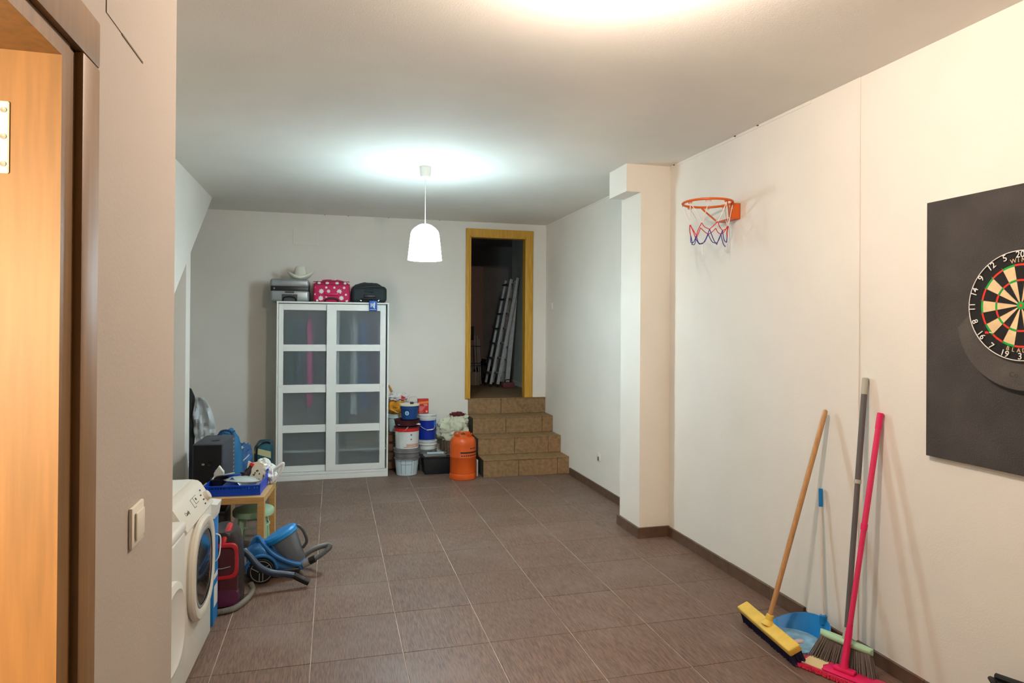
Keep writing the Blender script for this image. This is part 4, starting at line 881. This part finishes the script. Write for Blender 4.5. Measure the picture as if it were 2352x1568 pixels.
for i, ch in enumerate('WINMAU'):
    a = PI/2+.168-i*.115; text_mesh('brand_letter', ch, .025, M_CRM, t, uvM(.184*math.cos(a), .184*math.sin(a), TH+.0006, a-PI/2), .0004)
for i, ch in enumerate('BLADE'):
    a = -PI/2-.295+.125*i; text_mesh('brand_letter', ch, .024, M_CRM, t, uvM(.182*math.cos(a), .182*math.sin(a), TH+.0006, a+PI/2), .0004)
la = PI*1.21
MB().box(-.006, .010, -.005, .005, 0, .0008, uvM(.180*math.cos(la), .180*math.sin(la), TH+.0004, la-PI/2+.9)).build('red_logo', M_DR, t, smooth=0)
MB().box(-.026, -.009, -.0035, .0015, 0, .0008, uvM(.180*math.cos(la), .180*math.sin(la), TH+.0004, la-PI/2+.9)).build('white_logo', M_CRM, t, smooth=0)

# ------------------------------------------------------------------ cleaning tools leaning on the right wall
def bristle(b, p0, p1, r, n=4): b.tube([p0, p1], [r, r*.7], n, cap=False)
# yellow-headed broom
foot = Vector((2.345, 3.195, .12)); top = Vector((2.700, 3.177, 1.287))
hd = (top-foot).normalized(); along = Vector((.115, .985, 0)); along = (along-hd*along.dot(hd)).normalized()
t = thing('broom', 'wooden handled broom with yellow head and dark blue bristles', 'broom', (0, 0, 0))
MB().tube([foot-hd*.01, foot+hd*.6, top-hd*.03, top-hd*.006, top], [.0138, .0148, .0148, .012, .004], 12).build('handle', M_HANDLE, t)
hc = foot-hd*.030; Mh = frame(hc, (-.42, .02, .9), along)       # x along the head, bristles point down towards the wall
M_YEL = mat('yellow_plastic', (224, 190, 84), .5, var=.06, vscale=12)
MB().rbox(-.265, .265, -.036, .036, -.022, .016, .008, 3, Mh).build('head', M_YEL, t)
MB().lathe([(.038, .012), (.032, .026), (.022, .038), (.020, .066), (.016, .068)], 20, frame(hc, hd, along)).build('socket', M_YEL, t)
b = MB(); rb = random.Random(2)
for i in range(84):
    for j in range(8):
        x = -.258+.516*i/83; y = -.028+.056*j/7
        bristle(b, Mh @ Vector((x, y, -.018)), Mh @ Vector((x*1.03+rb.uniform(-.008, .008), y*1.25+rb.uniform(-.006, .006), -.098+rb.uniform(-.004, .004))), .0042)
o = b.build('bristles', mat('navy_bristle', (34, 36, 74), .8), t); o['kind'] = 'stuff'
# blue dustpan
t = thing('dustpan', 'blue dustpan with long white handle between the yellow broom and the mop', 'dustpan', (2.478, 3.19, 0), math.radians(-6))
M_DP = mat('dustpan_blue', (18, 118, 184), .4, var=.04, vscale=10)
rings = []
NB = 30
def pan(rx, ry, zb): return [(rx*math.cos(a), ry*math.sin(a), zb(a)) for a in [-PI/2+PI*i/NB for i in range(NB+1)]]
hgt = lambda a: .012+.100*max(0, math.cos(a))**.7
v = pan(.165, .150, lambda a: .003)+pan(.205, .192, hgt)+pan(.212, .199, hgt)+pan(.172, .157, lambda a: .0)
f = []; k = NB+1
for j in range(3):
    for i in range(NB): f.append((j*k+i, j*k+i+1, (j+1)*k+i+1, (j+1)*k+i))
MB().add(v, f).build('scoop_wall', M_DP, t)
fl = [(a[0], a[1]) for a in pan(.168, .153, lambda a: 0)]
fl = [(-.05, -.145), (-.055, 0), (-.05, .145)][::-1]+fl
MB().prism(fl, .0, .004, 'z').build('scoop_floor', mat('dusty_blue', (120, 160, 182), .7, var=.2, vscale=14), t, smooth=0)
MB().blob((.035, -.03, .006), (.032, .02, .007), 3, .4, 3, nu=16, nv=10).build('dust_heap', mat('dust', (206, 176, 168), .95), t)
MB().lathe([(.02, 0), (.02, .045), (.014, .05)], 14, frame((.198, -.01, .085), (.06, .04, 1))).build('handle_socket', M_DP, t)
pt = [(.2, -.01, .1), (.215, .030, .45), (.228, .062, .77)]
MB().tube(pt, .0085, 10).build('pole', mat('pole_white', (222, 216, 208), .4), t)
MB().tube([(.2262, .058, .725), (.230, .067, .825)], .0115, 12).build('grip', M_DP, t)
# grey-pole broom with pale green head
t = thing('broom', 'grey pole broom with mint green head and grey fanned bristles', 'broom', (0, 0, 0))
g0 = Vector((2.548, 2.845, .155)); g1 = Vector((2.722, 2.912, 1.484)); gd = (g1-g0).normalized()
pt = lambda z: g0+gd*((z-g0.z)/gd.z)
MB().tube([pt(.20), pt(.95)], .0138, 12).build('lower_pole', mat('pole_grey', (92, 91, 93), .4), t)
MB().tube([pt(.952), pt(1.40)], .0152, 12).build('upper_pole', MATS['pole_grey'], t)
MB().tube([pt(.938), pt(.958)], .0178, 12).build('pole_joint', mat('joint_grey', (176, 176, 164), .5), t)
MB().tube([pt(1.40), pt(1.482), pt(1.486)], [.0162, .0162, .013], 12).build('end_cap', MATS['joint_grey'], t)
MB().tube([pt(.145), pt(.215)], [.020, .0155], 12).build('socket', MATS['joint_grey'], t)
ga = Vector((.36, -.93, 0)).normalized(); Mg = frame(g0-gd*.012, (0.10, .02, 1), ga)
M_MINT = mat('mint_plastic', (164, 206, 170), .45)
loft([[tuple(Mg @ Vector((x, c*ry/.02, a*.017/.02))) for a, c in squircle(.02, .02, 2.4, 16)] for x, ry in ((-.135, .005), (-.128, .016), (-.09, .026), (0, .032), (.09, .026), (.128, .016), (.135, .005))], True, True).build('head', M_MINT, t)
b = MB()
for i in range(46):
    for j in range(4):
        x = -.122+.244*i/45; y = -.013+.026*j/3
        p1 = Mg @ Vector((x*1.42+rb.uniform(-.006, .006), y*2.0-.018+rb.uniform(-.006, .006), -.138)); p1.z = max(p1.z, .004)
        bristle(b, Mg @ Vector((x, y, -.008)), p1, .0034)
o = b.build('bristles', mat('grey_bristle', (106, 100, 96), .85), t); o['kind'] = 'stuff'
# pink flat mop
t = thing('flat_mop', 'pink flat mop with fringed pink and cream pad, nearest the camera', 'mop', (2.472, 2.80, 0), math.atan2(-.905, .425))
# local x runs along the pad towards the camera
MB().rbox(-.188, .225, -.060, .060, .004, .022, .008, 2).build('pad', mat('mop_pink', (214, 44, 96), .9, bump=.5, bscale=120), t)
MB().prism([(-.172, -.054), (-.062, -.054), (-.085, .0), (-.062, .054), (-.172, .054)], .022, .0245, 'z').build('cream_patch', mat('mop_cream', (226, 208, 160), .9), t, smooth=0)
MB().rbox(-.07, .20, -.055, .055, .022, .031, .006, 2).build('plate', M_PINK, t)
MB().rbox(-.03, .075, -.022, .022, .030, .05, .008, 2).build('hinge_block', M_PINK, t)
b = MB()
for i in range(70):
    x = -.188+.413*i/69
    for s in (-1, 1):
        for j in range(2):
            r_ = rb.uniform(.012, .026); b.tube([(x+rb.uniform(-.004, .004), s*.056, .014), (x+rb.uniform(-.008, .008), s*(.060+r_*.5), .016), (x+rb.uniform(-.01, .01), s*(.060+r_*.8), .004)], .0035, 5)
for i in range(20):
    y = -.062+.124*i/19
    for s in (-.835, 1): b.tube([(s*.222, y*.95, .014), (s*(.232+rb.uniform(0, .012)), y+rb.uniform(-.005, .005), .005)], .0038, 5)
o = b.build('fringe', mat('fringe_red', (196, 38, 70), .95), t); o['kind'] = 'stuff'
Mi = (Matrix.Translation((2.472, 2.80, 0)) @ Matrix.Rotation(math.atan2(-.905, .425), 4, 'Z')).inverted()
q0 = Vector((2.482, 2.786, .045)); q1 = Vector((2.722, 2.810, 1.313)); qd = (q1-q0)
L_ = lambda k: tuple(Mi @ (q0+qd*k))
MB().tube([L_(0), L_(.03), L_(.13), L_(.17)], [.022, .017, .0165, .0135], 14).build('lower_socket', M_PINK, t)
MB().tube([L_(.16), L_(.545)], .0132, 12).build('lower_pole', mat('pole_pink', (220, 50, 100), .4), t)
MB().tube([L_(.535), L_(.56)], .0165, 12).build('pole_joint', M_PINK, t)
MB().tube([L_(.558), L_(.94)], .0142, 12).build('upper_pole', MATS['pole_pink'], t)
MB().tube([L_(.935), L_(.998), L_(1.0)], [.0158, .0158, .013], 12).build('end_cap', M_PINK, t)

# ------------------------------------------------------------------ black tote at the lower right corner
t = thing('tool_tote', 'black open tote with bars and coloured contents in the lower right corner', 'tote', (2.60, 1.94, 0))
MB().rbox(-.12, .125, -.21, .12, 0, .235, .012, 2, taper=.88).build('bin', M_BLACK, t)
MB().tube(spline([(.0, .175, .322), (-.02, .14, .315), (-.03, .09, .28), (-.03, .07, .235)], 5), .010, 8).tube([(.0, .176, .322), (.02, .06, .325), (.03, -.02, .31)], .009, 8).build('lever', M_BLACK, t)
MB().tube([(.0, .150, .343), (.01, .02, .362), (.02, -.2, .395)], .013, 8).build('handle_bar', M_BLACK, t)
MB().tube([(.02, -.195, .39), (.02, -.19, .22)], .011, 8).tube([(.01, .03, .36), (.0, .05, .22)], .011, 8).build('handle_post', M_BLACK, t)
for k, (x, y, r, c, lb) in enumerate(((.0, .085, .045, (214, 200, 150), 'cream'), (-.02, .02, .05, (206, 190, 70), 'yellow'), (.03, -.06, .055, (44, 112, 140), 'teal'), (-.05, -.12, .05, (160, 160, 170), 'grey'))):
    q = thing('sponge', '%s cleaning sponge sticking out of the black tote' % lb, 'sponge', (2.60+x, 1.94+y, .2355), group='sponges in the tote')
    MB().rbox(-r*.8, r*.8, -.032, .032, 0, .055 if k < 2 else .07, .012, 2).build('foam', mat('sponge_%d' % k, c, .95, bump=.4, bscale=90), q)
    MB().rbox(-r*.8, r*.8, -.033, .033, -.0, .010, .003, 1).build('scouring_pad', mat('scour_green', (60, 96, 66), .95), q)

# ------------------------------------------------------------------ ladders and clutter in the room behind the doorway
def ladder(label, x0, x1, y0, y1, z1, n, m, rail=.028, dep=.055, group='aluminium ladders', rung='rung'):
    t = thing('ladder', label, 'ladder', (x0, y0, RZ), group=group)
    d = Vector((x1-x0, 0, z1-RZ)); ln = d.length; dd = d.normalized()
    for y in (0, y1-y0):
        Mr = frame((0, y, 0), dd, (1, 0, 0)); MB().box(-dep/2, dep/2, -rail/2, rail/2, .02, ln, Mr).build('rail', m, t, smooth=0)
        MB().box(-dep/2-.003, dep/2+.003, -rail/2-.003, rail/2+.003, .008, .05, Mr).build('rubber_foot', M_BLACK, t, smooth=0)
    for k in range(n):
        p = dd*(.22+k*(ln-.3)/max(1, n-1))
        if rung == 'rung': MB().tube([(p.x, 0, p.z), (p.x, y1-y0, p.z)], .014, 8).build('rung', m, t)
        else: MB().box(p.x-.045, p.x+.045, .0, y1-y0, p.z-.012, p.z+.012).build('step', M_DKGREY, t, smooth=0)
    return t
ladder('aluminium step ladder with dark treads leaning behind the back doorway', 2.37, 2.70, 10.12, 10.46, 2.50, 7, M_ALU, .032, .035, rung='step')
ladder('tall plain aluminium ladder leaning just right of the step ladder', 2.475, 2.80, 10.08, 10.44, 2.52, 7, M_ALU, .034, .045)
ladder('extension ladder with punched rails leaning nearest the pale side wall', 2.665, 2.815, 10.22, 10.52, 2.48, 8, M_ALU, .04, .07)
t = thing('red_toolcase', 'small dull red case on the floor under the ladders', 'case', (2.62, 9.98, RZ))
MB().rbox(-.09, .10, -.06, .06, 0, .085, .015, 2).build('case', mat('dull_red', (120, 60, 62), .6), t); MB().tube(spline([(-.04, 0, .08), (-.03, 0, .12), (.04, 0, .12), (.05, 0, .08)], 4), .008, 6).build('handle', M_BLACK, t)
t = thing('folded_rack', 'folded metal rack standing at the left inside the back doorway', 'rack', (2.28, 10.72, RZ))
for x, h in ((-.11, .80), (-.08, .86), (.0, .80), (.045, .80), (.075, .74)): MB().tube([(x, 0, 0), (x-.03, .02, h)], .009, 8).build('tube', M_ALU, t)
for z in (.12, .30, .34, .62): MB().tube([(-.12, 0, z), (.075, 0, z)], .007, 6).build('crossbar', M_DKGREY, t)
MB().rbox(-.13, -.05, -.012, .012, .72, .95, .006, 2).build('black_pad', M_BLACK, t)
t = thing('small_carton', 'pale carton at the foot of the folded rack', 'box', (2.22, 10.55, RZ))
MB().rbox(-.08, .07, -.05, .05, 0, .21, .003, 1).build('box', mat('pale_carton', (150, 140, 132), .9), t); MB().box(-.012, .012, -.0505, .0505, .0, .2105).build('tape', mat('tape', (176, 160, 130), .5), t)
t = thing('black_sack', 'black sack on the floor between the rack and the ladders', 'bag', (2.45, 10.95, RZ))
MB().blob((0, 0, .16), (.13, .13, .19), 6, .3, 2.4, flat=0).build('sack', mat('sack_black', (24, 24, 26), .6), t); MB().tube([(0, 0, .33), (.01, 0, .40)], [.03, .045], 8).build('tied_neck', MATS['sack_black'], t)
